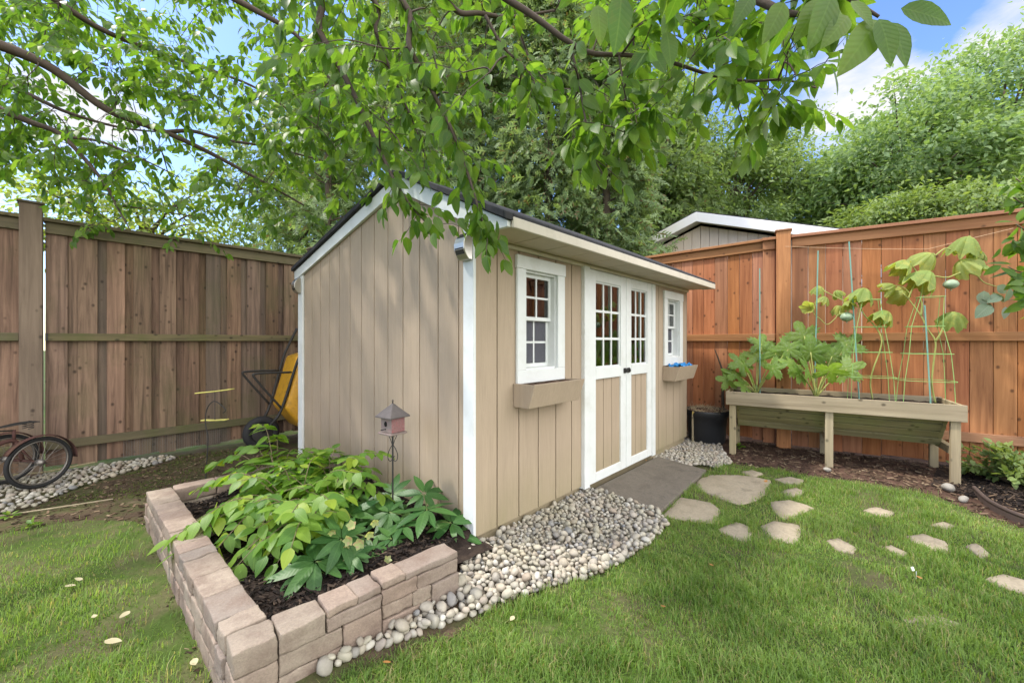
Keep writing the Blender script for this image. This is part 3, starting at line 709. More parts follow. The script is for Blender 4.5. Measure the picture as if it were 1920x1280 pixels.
def rotmats(n, tilt=.5):
    a = rng.uniform(0, 2*PI, n); b = rng.normal(0, tilt, n); c = rng.normal(0, tilt, n)
    ca, sa, cb, sb, cc, sc = np.cos(a), np.sin(a), np.cos(b), np.sin(b), np.cos(c), np.sin(c); z = np.zeros(n); o = np.ones(n)
    Rz = np.stack([ca,-sa,z,sa,ca,z,z,z,o],1).reshape(n,3,3); Rx = np.stack([o,z,z,z,cb,-sb,z,sb,cb],1).reshape(n,3,3); Ry = np.stack([cc,z,sc,z,o,z,-sc,z,cc],1).reshape(n,3,3)
    return Rz@Rx@Ry
def pebbles(poly, r0, r1, tries, zb=0.0, sep=.78, layers=1, hump=None):
    S = scatter_poly(poly, r0, r1, tries, sep); z = zb+S[:,2]*.35
    if layers > 1:
        S2 = scatter_poly(poly, r0*.8, r1*.85, tries//3, .95); S = np.concatenate([S, S2]); z = np.concatenate([z, zb+S2[:,2]*.5+r1*.75])
    P = np.column_stack([S[:,:2], z]); sc = S[:,2][:,None]*np.column_stack([rng.uniform(.95,1.3,len(S)), rng.uniform(.8,1.05,len(S)), rng.uniform(.6,.85,len(S))])
    Rm = rotmats(len(S))
    return P, Rm*sc[:,None,:]
def pebble_mesh(name, P, Mx):
    V, F = [], []; b = 0; kind = rng.integers(0, len(ICO), len(P))
    for k in range(len(ICO)):
        s = kind == k
        if not s.any(): continue
        tv, tf = ICO[k]; v = np.einsum('nij,vj->nvi', Mx[s], tv)+P[s][:,None,:]; n = s.sum()
        V.append(v.reshape(-1,3)); F.append((tf[None]+(np.arange(n)*len(tv))[:,None,None]).reshape(-1,3)+b); b += n*len(tv)
    return np_mesh(name, np.concatenate(V), np.concatenate(F), M['pebble'])
P, Mx = pebbles(front_peb, .013, .031, 40000, .002, .80, 2)
wd = -(P[:,1]+.24+.058*(P[:,0]+1.225)); P[:,2] += np.where(P[:,0] < -.30, np.clip(1-wd/.13, 0, 1)*.042, 0); bigf = np.where((P[:,0] < -.25) & (rng.random(len(P)) < .6), 1.3, 1.0); Mx = Mx*bigf[:,None,None]
rise = np.clip(1-np.abs(P[:,1]+.16)*3, 0, 1)*.02*(P[:,0] > -.3); P[:,2] += rise
dep = (P-CAM)@FW; size = np.abs(np.linalg.det(Mx))**(1/3)/dep
big = np.argsort(-size)[:300]; rest = np.setdiff1d(np.arange(len(P)), big)
tag(pebble_mesh('gravel', P[rest], Mx[rest]), 'pale rounded river gravel along the front of the shed', 'gravel', kind='stuff')
MES = []
for k, (tv, tf) in enumerate(ICO):
    me = bpy.data.meshes.new('pebble'); me.from_pydata(tv.tolist(), [], tf.tolist()); me.polygons.foreach_set('use_smooth', [True]*len(me.polygons)); me.materials.append(M['pebble']); MES.append(me)
for i in big:
    o = bpy.data.objects.new('pebble', MES[int(rng.integers(0, len(ICO)))]); COL.objects.link(o)
    m4 = Matrix(Mx[i].tolist()).to_4x4(); m4.translation = Vector(P[i]); o.matrix_world = m4
    tag(o, 'rounded river stone in the pebble bed along the shed front', 'pebble', 'larger river stones in the pebble bed')
P, Mx = pebbles(back_peb, .012, .024, 14000, .003); tag(pebble_mesh('gravel', P, Mx), 'pale gravel between the slab and the black pot', 'gravel', kind='stuff')
P, Mx = pebbles(fence_peb, .012, .028, 14000, -.006, 1.02); tag(pebble_mesh('gravel', P, Mx), 'pale gravel strip along the foot of the brown fence', 'gravel', kind='stuff')
mb = MB()

# ================================================================ PLANTER TROUGH
EP = np.array([.168,-.986,0]); EP /= np.linalg.norm(EP); NP_ = np.array([-EP[1],EP[0],0]); OP = np.array([3.2,-.5,0])
def planter_pt(x, y, z): return OP+EP*x+NP_*y+np.array([0,0,z])
def pp(px, py, off=.3): return onplane(px, py, OP+NP_*off, NP_)     # photo point -> the upright plane through the trough
pl_ = thing('planter_trough', 'long weathered wooden planter trough on legs against the orange fence', 'planter', tuple(OP), math.atan2(EP[1], EP[0]))
box('front_board', M['planter'], pl_, -.037, 1.746, -.022, 0, .525, .667, bevel=.003)
box('rear_board', M['planter'], pl_, -.037, 1.746, .60, .622, .525, .667, bevel=.003)
box('end_board', M['planterleg'], pl_, -.03, -.008, .001, .599, .53, .664, bevel=.003)
box('end_board', M['planterleg'], pl_, 1.717, 1.739, .001, .599, .53, .664, bevel=.003)
for x in (-.005, .81, 1.652):
    for y in (.002, .56): box('leg', M['planterleg'], pl_, x, x+.062, y, y+.038, -.02, .524 if x != .81 else .53, bevel=.003)
    box('cross_brace', M['planter'], pl_, x+.004, x+.05, .041, .559, .235, .30, bevel=.002)
for i in range(4):
    for s in (0, 1):
        t0, t1 = i/4, (i+1)/4-.035; y0_, y1_ = .045+.235*t0, .045+.235*t1; z0_, z1_ = .545-.29*t0, .545-.29*t1
        if s: y0_, y1_ = .60-y0_, .60-y1_
        mb = MB(); q = .016*(1 if not s else -1)
        mb.hexa([(.06,y1_,z1_),(1.655,y1_,z1_),(1.655,y1_+q,z1_+.010),(.06,y1_+q,z1_+.010),(.06,y0_,z0_),(1.655,y0_,z0_),(1.655,y0_+q,z0_+.010),(.06,y0_+q,z0_+.010)]); mb.build('slat', M['slat'], pl_, .002)
for x in (.058, 1.63):
    mb = MB(); mb.prism([(x,.05,.53),(x,.29,.25),(x,.31,.25),(x,.55,.53)], (.02,0,0)); mb.build('end_panel', M['slat'], pl_)
mb = MB(); nx = 40
mb.add([(-.007+1.723*i/nx, y, .612+.014*random.random()) for i in range(nx+1) for y in (.001,.15,.3,.45,.599)], [(i*5+k,(i+1)*5+k,(i+1)*5+k+1,i*5+k+1) for i in range(nx) for k in range(4)])
mb.build('soil', M['mulch'], pl_)
# stakes and cages
M['stake'] = m_plain('green_plastic_stake', (.16,.33,.27), .5, .12, 30); M['wire'] = m_plain('green_coated_wire', (.22,.40,.12), .5, .12, 30)
for b_, t_, lab in (((1425,737),(1424.5,503),'thin green stake behind the zucchini at the shed end of the planter'), ((1527,742),(1534,470),'tall green stake behind the second zucchini'), ((1611,748),(1592,453),'tallest green stake, leaning left in the planter'), ((1745,758),(1734,572),'short green stake inside the right tomato cage')):
    a, c = pp(*b_, .32), pp(*t_, .32); a = a+(a-c)*.02
    tag(MB().tube([a, c], .006, 7).build('plant_stake', M['stake']), lab, 'stake', 'green plant stakes in the planter')
def cage(lab, feet, rings):
    t = thing('tomato_cage', lab, 'plant support', tuple(pp((feet[0]+feet[-1])/2, 750)), math.atan2(EP[1], EP[0]), 'wire tomato cages in the planter'); Mi = Matrix.LocRotScale(t.location, t.rotation_euler, None).inverted()
    R_ = []
    for (xa, xb, y) in rings:
        A, B = pp(xa, y), pp(xb, y); c = (A+B)/2; r = np.linalg.norm(B-A)/2; R_.append((c, r))
        pts = [c+r*(abs(math.cos(a))**.6*math.copysign(1, math.cos(a)))*EP+.75*r*(abs(math.sin(a))**.6*math.copysign(1, math.sin(a)))*NP_ for a in np.linspace(0, 2*PI, 33)]
        MB().tube([Mi@Vector(p) for p in pts], .0026, 5, False).build('ring', M['wire'], t)
    for sx, sy in ((1,1),(1,-1),(-1,1),(-1,-1)):
        pts = [c+r*sx*.8*EP+.75*r*sy*.8*NP_ for c, r in R_]; f = pts[-1]+(pts[-1]-pts[-2])*.5; f[2] = .60
        MB().tube([Mi@Vector(p) for p in pts+[f]], .0026, 5).build('upright', M['wire'], t)
cage('green wire tomato cage left of the short stake', (1595,1690), [(1612,1652,562),(1598,1662,613),(1590,1672,660),(1585,1680,706)])
cage('green wire tomato cage at the right end of the planter', (1695,1785), [(1718,1772,557),(1698,1770,612),(1690,1786,663),(1680,1792,713)])
tw = MB().tube([onplane(x, y, (3.86,-.87,0), (.98,.19,0)) for x, y in ((1472,462),(1560,465),(1650,467),(1740,467),(1800,452),(1900,428))], .0022, 5)
tag(tw.build('twine', m_plain('pale_twine', (.55,.36,.22), .8)), 'pale twine strung across the orange fence above the planter', 'string')

# ================================================================ BLACK POT, STAKE BY THE SHED CORNER
pot = thing('plant_pot', 'large black plastic nursery pot of dried soil beside the shed', 'pot', (3.604,-.143,0))
pr = [(.19,0),(.196,.008),(.205,.10),(.208,.105),(.212,.20),(.215,.206),(.219,.30),(.226,.305),(.236,.335),(.243,.36),(.243,.385),(.232,.385),(.226,.345)]
MB().lathe(pr, 40).build('container', M['black'], pot, smooth=True)
mb = MB(); mb.lathe([(.224,.35),(.19,.37),(.12,.385),(.03,.39)], 28); mb.build('soil', M['redmulch'], pot, smooth=True)
mb = MB()
for i in range(220):
    a, r = random.uniform(0, 2*PI), .21*random.random()**.5; b_ = np.array([r*math.cos(a), r*math.sin(a), .37]); d_ = np.array([random.gauss(0,1), random.gauss(0,1), random.uniform(.1,1.0)]); d_ /= np.linalg.norm(d_); L_ = random.uniform(.04,.13)
    mb.tube([b_, b_+d_*L_*.6+np.array([0,0,.01]), b_+d_*L_-np.array([0,0,.015])], [.0016,.0014,.0006], 3, False)
mb.build('dry_grass', m_plain('straw', (.42,.33,.20), .8, .3, 40), pot)
st = thing('dead_stem', 'dark dead branching stem standing in the black pot', 'plant', (3.70,-.25,.37))
base = np.array([3.70,-.25,.37]); loc = lambda *p: [onplane(x, y, base, FW)-base for x, y in p]
MB().tube(catmull(loc((1356,772),(1355,735),(1357,705),(1353,690),(1346,670),(1340,655))), list(np.linspace(.019,.005,31)), 7).build('stem', M['twig'], st, smooth=True)
MB().tube(loc((1357,700),(1368,683),(1383,676)), [.009,.006,.004], 6).build('side_branch', M['twig'], st, smooth=True)
gs = thing('garden_stake', 'short wooden stake with brass tap bar at the shed corner', 'stake', (3.40,-.05,0))
mb = MB(); mb.hexa([(-.018,-.006,-.02),(.018,-.006,-.02),(.018,.006,-.02),(-.018,.006,-.02),(-.026,-.006,.08),(.026,-.006,.08),(.026,.006,.08),(-.026,.006,.08)]); mb.box(-.014,.014,-.008,.008,.08,.36); mb.build('shaft', M['planterleg'], gs, .003)
MB().tube([(-.06,-.02,.365),(.07,-.02,.375)], .009, 8).tube([(-.06,-.02,.345),(-.06,-.02,.385)], .006, 8).build('tap_bar', m_plain('brass', (.55,.42,.14), .4, .15, 30, .1, .5, .7), gs)

# ================================================================ TRICYCLE
tr = thing('tricycle', 'old rusty red tricycle with wire wheels leaning by the brown fence', 'tricycle', (-1.87,3.47,.015), math.radians(-150))
def torus(R, r, c, n=40, m=8, flat=1):
    mb = MB(); vs = []
    for i in range(n):
        a = 2*PI*i/n
        for k in range(m):
            b = 2*PI*k/m; q = R+r*math.cos(b); vs.append((c[0]+q*math.cos(a), c[1]+flat*r*math.sin(b), c[2]+q*math.sin(a)))
    mb.add(vs, [(i*m+k, i*m+(k+1) % m, ((i+1) % n)*m+(k+1) % m, ((i+1) % n)*m+k) for i in range(n) for k in range(m)]); return mb
def wheel(parent, c, R):
    w_ = torus(R-.014, .0145, c).build('wheel', M['rubber'], parent, smooth=True)
    torus(R-.033, .007, c, flat=1.4).build('rim', M['chrome'], w_, smooth=True)
    mb = MB()
    for i in range(24):
        a = 2*PI*i/24; s = .02*(1 if i % 2 else -1); h = a+.5*(1 if i % 4 < 2 else -1)
        mb.tube([(c[0]+.02*math.cos(h), c[1]+s, c[2]+.02*math.sin(h)), (c[0]+(R-.036)*math.cos(a), c[1], c[2]+(R-.036)*math.sin(a))], .0012, 4, False)
    mb.build('spoke', M['chrome'], w_)
    MB().tube([(c[0],c[1]-.035,c[2]),(c[0],c[1]-.02,c[2]),(c[0],c[1]-.0199,c[2]),(c[0],c[1]+.0199,c[2]),(c[0],c[1]+.02,c[2]),(c[0],c[1]+.035,c[2])], [.018,.018,.025,.025,.018,.018], 12).build('hub', M['chrome'], w_, smooth=True)
for s in (.2, -.2):
    wheel(tr, (0,s,.205), .205)
    mb = MB(); A = np.linspace(.5, PI*1.02, 20)
    vs = [((.222+.006*(abs(k-1)-1)*-1)*math.cos(a), s+.028*(k-1), .205+(.222-.007*abs(k-1))*math.sin(a)) for a in A for k in range(3)]
    mb.add(vs, [(i*3+k, (i+1)*3+k, (i+1)*3+k+1, i*3+k+1) for i in range(19) for k in range(2)]); md = mb.build('mudguard', M['rust'], tr, smooth=True).modifiers.new('t', 'SOLIDIFY'); md.thickness = .002
wheel(tr, (.62,0,.225), .225)
mb = MB(); mb.tube([(0,-.2,.205),(0,.2,.205)], .012, 8); mb.tube(catmull([(0,0,.205),(.05,0,.38),(.25,0,.36),(.48,0,.50)]), .016, 8); mb.tube([(0,.12,.205),(.05,0,.38)], .008, 6); mb.tube([(0,-.12,.205),(.05,0,.38)], .008, 6); mb.tube([(.05,0,.37),(.05,0,.47)], .011, 8); mb.build('frame', M['rust'], tr, smooth=True)
mb = MB(); mb.tube([(.47,0,.62),(.50,0,.46)], .014, 8); 
for s in (.045, -.045): mb.tube([(.50,s*.3,.47),(.52,s,.44),(.62,s,.225)], .008, 6)
mb.build('fork', M['rust'], tr, smooth=True)
MB().tube(catmull([(.36,.26,.60),(.44,.22,.62),(.47,.1,.64),(.47,0,.63),(.47,-.1,.64),(.44,-.22,.62),(.36,-.26,.60)]), .008, 8).build('handlebar', M['chrome'], tr, smooth=True)
sd = MB()
for s in (-.035, .035):
    sd.tube([(-.03+.016*math.cos(a*.9), s+.016*math.sin(a*.9), .465+.005*a/2) for a in np.linspace(0, 22, 60)], .0032, 5)
for s in (-.05, -.02, .02, .05): sd.tube(catmull([(-.07,s,.515),(.02,s,.515),(.12,s*.5,.505),(.20,s*.2,.50)]), .004, 5)
sd.tube(catmull([(.20,.0,.50),(.24,0,.515),(.27,0,.54)]), .006, 6); sd.tube([(.05,0,.465),(.20,0,.485)], .006, 6); sd.tube([(-.07,-.06,.515),(-.07,.06,.515)], .005, 6)
sd.build('saddle', M['iron'], tr, smooth=True)

# ================================================================ WHEELBARROW (stood on its nose)
wb_ = thing('wheelbarrow', 'yellow wheelbarrow stood upright behind the shed with rust spots', 'wheelbarrow', (0,3.3,0))
M['yellow'] = m_plain('scratched_yellow_paint', (.52,.27,.02), .5, .15, 9, .15, .4, dirt=((.16,.08,.03), 16, .6))
pa = [(.13,1.03),(-.025,.47),(.165,.21)]; rim = [(.42,1.10),(.46,.62),(.50,.16)]
mb = MB(); H0, H1 = .23, .32; vs = [(pa[i][0], s*H0, pa[i][1]) for i in range(3) for s in (-1, 1)]+[(rim[i][0], s*H1, rim[i][1]) for i in range(3) for s in (-1, 1)]
mb.add(vs, [(0,1,3,2),(2,3,5,4),(0,2,8,6),(2,4,10,8),(1,7,9,3),(3,9,11,5),(0,6,7,1),(4,5,11,10)]); o = mb.build('tray', M['yellow'], wb_, .035, True, 3); md = o.modifiers.new('t', 'SOLIDIFY'); md.thickness = .004
for s in (-1, 1):
    MB().tube(catmull([(-.192,s*.05,.215),(-.12,s*.16,.33),(-.045,s*.2,.48),(.10,s*.24,.99),(.17,s*.27,1.15),(.27,s*.28,1.36)]), .015, 8).build('handle', M['iron'], wb_, smooth=True)
    MB().tube(catmull([(.045,s*.21,.86),(-.20,s*.2,.865),(-.31,s*.2,.86),(-.318,s*.2,.845),(-.30,s*.2,.81),(-.20,s*.2,.67),(-.05,s*.2,.47)], 4), .0115, 8).build('leg', M['iron'], wb_, smooth=True)
w_ = torus(.135, .045, (-.192,0,.20), 32, 12).build('wheel', M['rubber'], wb_, smooth=True)
MB().tube([(-.192,-.05,.20),(-.192,-.04,.20),(-.192,.04,.20),(-.192,.05,.20)], [.05,.1,.1,.05], 20).build('rim', M['iron'], w_)

# ================================================================ BIRDHOUSE ON A SCROLL STAKE
bh = thing('birdhouse', 'small pink birdhouse with grey pyramid roof on an iron scroll stake', 'birdhouse', (-.25,.475,.10), .12)
M['pinkwood'] = m_plain('faded_pink_wood', (.22,.18,.16), .8, .2, 30, .3, dirt=((.28,.10,.11), 55, .5))
M['pinkfl'] = m_plain('pink_mosaic', (.24,.13,.125), .7, .5, 90, .5, dirt=((.30,.06,.08), 60, .8))
MB().box(-.05,.05,-.05,.05,.552,.642).box(-.062,.062,-.062,.062,.540,.5515).build('body', M['pinkwood'], bh, .003)
MB().box(-.047,.047,-.0535,-.0502,.556,.638).build('mosaic_panel', M['pinkfl'], bh)
mb = MB(); mb.prism([(-.0525,.0+.013*math.cos(a),.605+.016*math.sin(a)) for a in np.linspace(0, 2*PI, 17)[:-1]], (.0022,0,0)); mb.build('entrance_hole', m_plain('dark_hole', (.008,.007,.006), .9), bh)
MB().tube([(-.05,0,.575),(-.085,0,.575)], .0035, 6).build('perch', M['iron'], bh)
r_ = .074; mb = MB(); mb.add([(-r_,-r_,.642),(r_,-r_,.642),(r_,r_,.642),(-r_,r_,.642),(-r_,-r_,.649),(r_,-r_,.649),(r_,r_,.649),(-r_,r_,.649),(-.006,-.006,.722),(.006,-.006,.722),(.006,.006,.722),(-.006,.006,.722)],
   [(0,3,2,1),(0,1,5,4),(1,2,6,5),(2,3,7,6),(3,0,4,7),(4,5,9,8),(5,6,10,9),(6,7,11,10),(7,4,8,11),(8,9,10,11)]); rf = mb.build('roof', m_plain('grey_weathered_roof', (.10,.088,.085), .8, .3, 30, .3), bh, .002)
MB().tube([(0,0,.72),(0,0,.738)], .004, 6).tube([(-.006,0,.738),(0,0,.746),(.006,0,.738)], .002, 5).build('finial', M['iron'], rf)
MB().tube([(.0,.0,-.05),(0,0,.54)], .005, 8).build('pole', M['iron'], bh)
PR = np.array([RT[0]*math.cos(-.12)-RT[1]*math.sin(-.12), RT[0]*math.sin(-.12)+RT[1]*math.cos(-.12), 0])
mb = MB()
for s in (-1, 1):
    sp = lambda pts: [PR*s*a+np.array([0,0,b]) for a, b in pts]
    mb.tube(catmull(sp([(.0,.46),(.012,.50),(.022,.523),(.016,.535),(.008,.528),(.010,.518)]), 4), .0022, 5)
    mb.tube(catmull(sp([(.0,.475),(.018,.445),(.03,.41),(.026,.38),(.012,.372),(.004,.385),(.008,.40),(.014,.40)]), 4), .0024, 5)
mb.build('scroll', M['iron'], bh, smooth=True)

# ================================================================ SPINNER STAKE, CANE, EDGING, ROCKS
SD = 3.18; b0 = at(385,905,SD); sp_ = thing('garden_spinner', 'thin wire garden stake with two yellow propeller blades', 'garden ornament', tuple(b0))
q = lambda x, y, d=SD: at(x, y, d)-b0
mb = MB(); mb.tube(catmull([q(384,920),q(385,905),q(388,860),q(390,820),q(386,800),q(385,785),q(387,770),q(393,758),q(402,752),q(412,757),q(423,768),q(418,774)]), .004, 6); mb.build('wire_stem', M['iron'], sp_, smooth=True)
MB().tube([q(403,731),q(403,788)], .003, 6).build('axle', M['iron'], sp_)
M['yel'] = m_plain('bright_yellow_plastic', (.50,.46,.12), .6, .12, 20)
def blades(y, L1, L2, tw):
    mb = MB(); c = q(403, y)
    for s, L_ in ((1, L1), (-1, L2)):
        a = c; e_ = c+RT*s*L_+FW*tw*s*L_+UP*.01*s; u = UP*.006; v = FW*.018
        mb.hexa([a-v-u, e_-v*1.3-u*.5, e_+v*1.3-u*.5, a+v-u, a-v+u*.3, e_-v*1.3+u*.8, e_+v*1.3+u*.8, a+v+u*.3])
    mb.build('blade', M['yel'], sp_, .003)
blades(733, .105, .105, .5); blades(787, .125, .13, -.3)
tag(MB().tube([G(-10,968,.006), G(100,952,.012), G(212,935,.008)], .005, 6).build('garden_cane', M['planterleg']), 'thin grey cane lying on the mossy soil beside the raised bed', 'stick')
tag(MB().tube([(-2.6,3.82,.09),(-1.75,3.80,.03),(-1.45,3.78,.055)], .008, 6).build('garden_cane', M['planterleg']), 'pale cane lying along the foot of the brown fence behind the tricycle', 'stick')
E_ = catmull([G(1826,925),G(1850,948),G(1885,968),G(1925,985),G(1975,1003)], 6); mb = MB(); n = len(E_); vs = []
for p in E_: vs += [(p[0],p[1],-.03),(p[0],p[1],.045),(p[0]+.012,p[1]-.004,.045),(p[0]+.012,p[1]-.004,-.03)]
mb.add(vs, [(i*4+k,(i+1)*4+k,(i+1)*4+(k+1)%4,i*4+(k+1)%4) for i in range(n-1) for k in range(4)]+[(0,1,2,3)]); mb.tube([p+np.array([.006,-.002,.05]) for p in E_], .013, 8)
tag(mb.build('lawn_edging', m_plain('brown_plastic_edging', (.075,.055,.048), .5, .2, 20, .2), smooth=False), 'curved dark brown plastic edging around the shrub bed', 'edging')
for (x, y, s, lab) in ((1778,914,.055,'angular white rock at the mulch edge by the right planter leg'), (1551,880,.03,'small white rock at the foot of the middle planter leg'), (1806,935,.035,'grey white rock at the end of the plastic edging')):
    tv, tf = ICO[3]; c = G(x, y, s*.4); o = bpy.data.objects.new('rock', MES[3].copy()); COL.objects.link(o); o.location = c; o.scale = (s*1.2, s*.8, s*.7); o.rotation_euler = (.2,.3,x)
    o.data.materials.clear(); o.data.materials.append(M.setdefault('whiterock', m_plain('white_rock', (.27,.25,.215), .9, .35, 20, .6))); tag(o, lab, 'rock', 'white rocks at the mulch edge')
#MARK3
# ================================================================ LEAF MATERIALS
M['cherry'] = m_leaf('cherry_leaf', (.055,.125,.018), (.12,.20,.03), .55, .42, spots=((.16,.12,.03), 26, .12))
M['cedarleaf'] = m_leaf('cedar_foliage', (.105,.16,.07), (.205,.275,.12), .36, .6, veins=False, dead=((.16,.12,.06), .93))
M['decid'] = m_leaf('pale_tree_leaf', (.13,.21,.085), (.235,.32,.145), .35, .5, veins=False)
M['hedge'] = m_leaf('hedge_tree_leaf', (.12,.185,.07), (.235,.31,.125), .38, .55, veins=False)
M['farleaf'] = m_leaf('bright_far_leaf', (.13,.19,.03), (.24,.28,.06), .5, .5, veins=False)
M['bush'] = m_leaf('yellow_green_leaf', (.11,.17,.05), (.20,.26,.085), .33, .5, veins=True)
M['arch'] = m_leaf('arching_shrub_leaf', (.065,.155,.02), (.165,.275,.035), .42, .45, yellow=(.22,.30,.03))
M['helle'] = m_leaf('hellebore_leaf', (.028,.085,.02), (.06,.135,.03), .2, .42, spec=.3)
M['stemg'] = m_plain('green_stem', (.13,.17,.05), .6, .2, 30); M['stemr'] = m_plain('brown_green_stem', (.14,.11,.06), .7, .2, 30)
M['zuc'] = m_leaf('zucchini_leaf', (.11,.20,.035), (.22,.32,.06), .42, .55, spots=((.24,.31,.19), 40, .45))
M['pump'] = m_leaf('wilted_squash_leaf', (.17,.25,.06), (.29,.34,.10), .4, .6, spots=((.42,.40,.10), 12, .55))
M['vine'] = m_plain('squash_vine_stem', (.30,.32,.09), .6, .2, 30)
M['fruit'] = m_plain('pale_green_squash', (.26,.34,.22), .45, .2, 14, .1, .4)
M['greyleaf'] = m_leaf('grey_green_leaf', (.09,.14,.08), (.20,.25,.19), .25, .5)
def arr(L): return np.array(L, float)
def rnd_dirs(n): return norm(rng.normal(size=(n,3)))
UPV = np.array([0,0,1.0])
TW5 = leaf_tpl(.52, 5, .16, .16)
TWN = leaf_tpl(.46, 11, .14, .18, .035)
TLA = leaf_tpl(.34, 5, .12, .22, 0, .9)

# ================================================================ CHERRY TREE OVERHEAD
ch = thing('cherry_tree', 'broad leaved cherry tree whose branches hang over the shed and lawn', 'tree', (-3.9, 3.0, 0))
CH0 = np.array([-3.9,3.0,0]); cz = lambda X, d, z: np.array([*(CAM+RT*X+FW*d)[:2], z])
top = CH0+np.array([.05,-.05,2.0])
A = lambda *p: [at(*q) for q in p]
main = [([top, top+np.array([.3,-.3,.7])]+A((-160,30,2.7),(0,85,3.0),(100,130,3.2),(200,205,3.4),(310,248,3.6),(400,290,3.8),(500,345,4.0),(570,385,4.15)), .055, .008),
 ([top+np.array([0,0,.2])]+A((-130,150,3.2),(0,205,3.2),(60,230,3.25),(110,250,3.3),(160,300,3.35),(200,350,3.4),(222,392,3.4),(243,430,3.35)), .035, .004),
 ([top+np.array([0,0,.3])]+A((-100,120,3.6),(0,155,3.7),(60,180,3.8),(130,212,3.9),(230,240,4.1),(330,250,4.3)), .035, .006),
 (A((310,248,3.6),(360,246,3.7),(420,262,3.8),(500,275,3.95),(600,300,4.1),(660,320,4.2)), .02, .004),
 (A((118,256,3.3),(190,266,3.4),(270,300,3.5),(335,332,3.6)), .013, .004),
 (A((216,385,3.4),(300,395,3.5),(380,410,3.6)), .008, .003),
 ([top, top+np.array([.2,-.2,.9])]+A((-60,-120,3.0),(90,-10,3.3),(200,60,3.6),(330,110,3.9),(470,160,4.1),(560,220,4.2)), .045, .006),
 ([top, top+np.array([.3,-.5,1.0])]+A((150,-160,2.6),(330,-60,2.7),(480,20,2.8),(560,70,2.9),(620,150,2.9)), .045, .006),
 # limb over the camera
 ([top, top+np.array([.5,-1.0,1.1]), cz(-2.6,1.5,3.1), cz(-1.3,1.5,2.95)]+A((800,-110,1.6),(930,-15,1.6),(985,20,1.6),(1020,45,1.6),(1060,75,1.6),(1110,100,1.6),(1180,104,1.6),(1260,118,1.6),(1330,140,1.58),(1400,152,1.55),(1470,150,1.5),(1530,165,1.5)), .019, .003),
 (A((800,-110,1.6),(850,15,1.9),(900,25,2.0),(960,32,2.05),(1040,20,2.1)), .016, .006),
 ([cz(-1.9,1.5,3.02)]+A((560,-40,1.95),(600,60,1.95),(650,150,1.95),(700,255,1.95),(735,330,1.92),(770,385,1.9),(812,432,1.88)), .022, .002),
 ([cz(-1.3,1.5,2.95)]+A((730,-20,1.7),(768,88,1.7),(800,150,1.72),(850,250,1.74),(882,340,1.74),(905,415,1.74),(922,445,1.74)), .016, .002),
 ([cz(-1.5,1.5,2.98)]+A((675,-20,1.9),(705,62,1.95),(735,140,2.0),(775,230,2.05),(800,300,2.05)), .014, .002),
 (A((910,30,1.6),(945,90,1.62),(990,132,1.62),(1010,175,1.6)), .007, .002),
 (A((972,60,2.05),(1000,122,2.05),(1040,170,2.0)), .006, .002),
 (A((1070,88,1.6),(1085,150,1.6),(1097,220,1.58),(1112,290,1.56),(1132,330,1.55)), .006, .002),
 (A((1160,102,1.6),(1172,180,1.58),(1178,262,1.55)), .005, .002),
 (A((1165,103,1.6),(1200,55,1.5),(1216,42,1.5)), .005, .002),
 ([cz(-1.3,1.5,2.95), cz(-.3,1.0,2.55), cz(.25,.85,2.25)]+A((1330,-60,.95),(1440,10,.9),(1500,28,.88),(1570,24,.86)), .02, .003),
 ([cz(.25,.85,2.25)]+A((1480,-70,.74),(1580,-10,.72),(1648,32,.71)), .008, .0025)]
mb = MB(); mb.tube(catmull([CH0, CH0+np.array([.02,.0,.6]), CH0+np.array([0,-.03,1.3]), top, top+np.array([.02,-.02,.35])]), list(np.linspace(.13,.075,25)), 12); trunk_o = mb.build('trunk', M['bark'], ch, smooth=True); trunk_o.matrix_parent_inverse = Matrix.Translation((-CH0[0],-CH0[1],0))
mb = MB(); BR = []
for pts, r0, r1 in main:
    c = catmull(pts, 6); mb.tube(c, list(np.linspace(r0, r1, len(c))), 7); BR += [(p, r1+(r0-r1)*(1-i/len(c))) for i, p in enumerate(c)]
BRP = arr([b[0] for b in BR]); BRR = np.array([b[1] for b in BR])
lp, ld, ln, ls = [], [], [], []
def add_leaf(p, d, n, s): lp.append(p); ld.append(d); ln.append(n); ls.append(s)
def twig(p0, d, L_, s, n, r=.0022, droop=.6):
    """a drooping twig with alternate leaves"""
    d = np.array(d, float); d /= np.linalg.norm(d); pts = [p0]; side = np.cross(d, UPV); side /= (np.linalg.norm(side)+1e-6)
    for k in range(4): d = d+UPV*(-droop*.18)+rng.normal(0,.08,3); d /= np.linalg.norm(d); pts.append(pts[-1]+d*L_/4)
    mb.tube(pts, [r, r*.85, r*.7, r*.55, r*.4], 4, False)
    for k in range(n):
        t = (k+.6)/n*4; i = min(int(t), 3); p = pts[i]+(pts[i+1]-pts[i])*(t-i); tn = pts[i+1]-pts[i]; tn /= np.linalg.norm(tn)
        sg = 1 if k % 2 else -1; q = sg*side*rng.uniform(.5,1)+tn*rng.uniform(.3,.8)+UPV*rng.uniform(-1.0,-.2)+rng.normal(0,.2,3)
        add_leaf(p+q/np.linalg.norm(q)*.012, q, UPV+rng.normal(0,.45,3), s*rng.uniform(.7,1.15))
    add_leaf(pts[-1], d+UPV*-.3, UPV+rng.normal(0,.3,3), s)
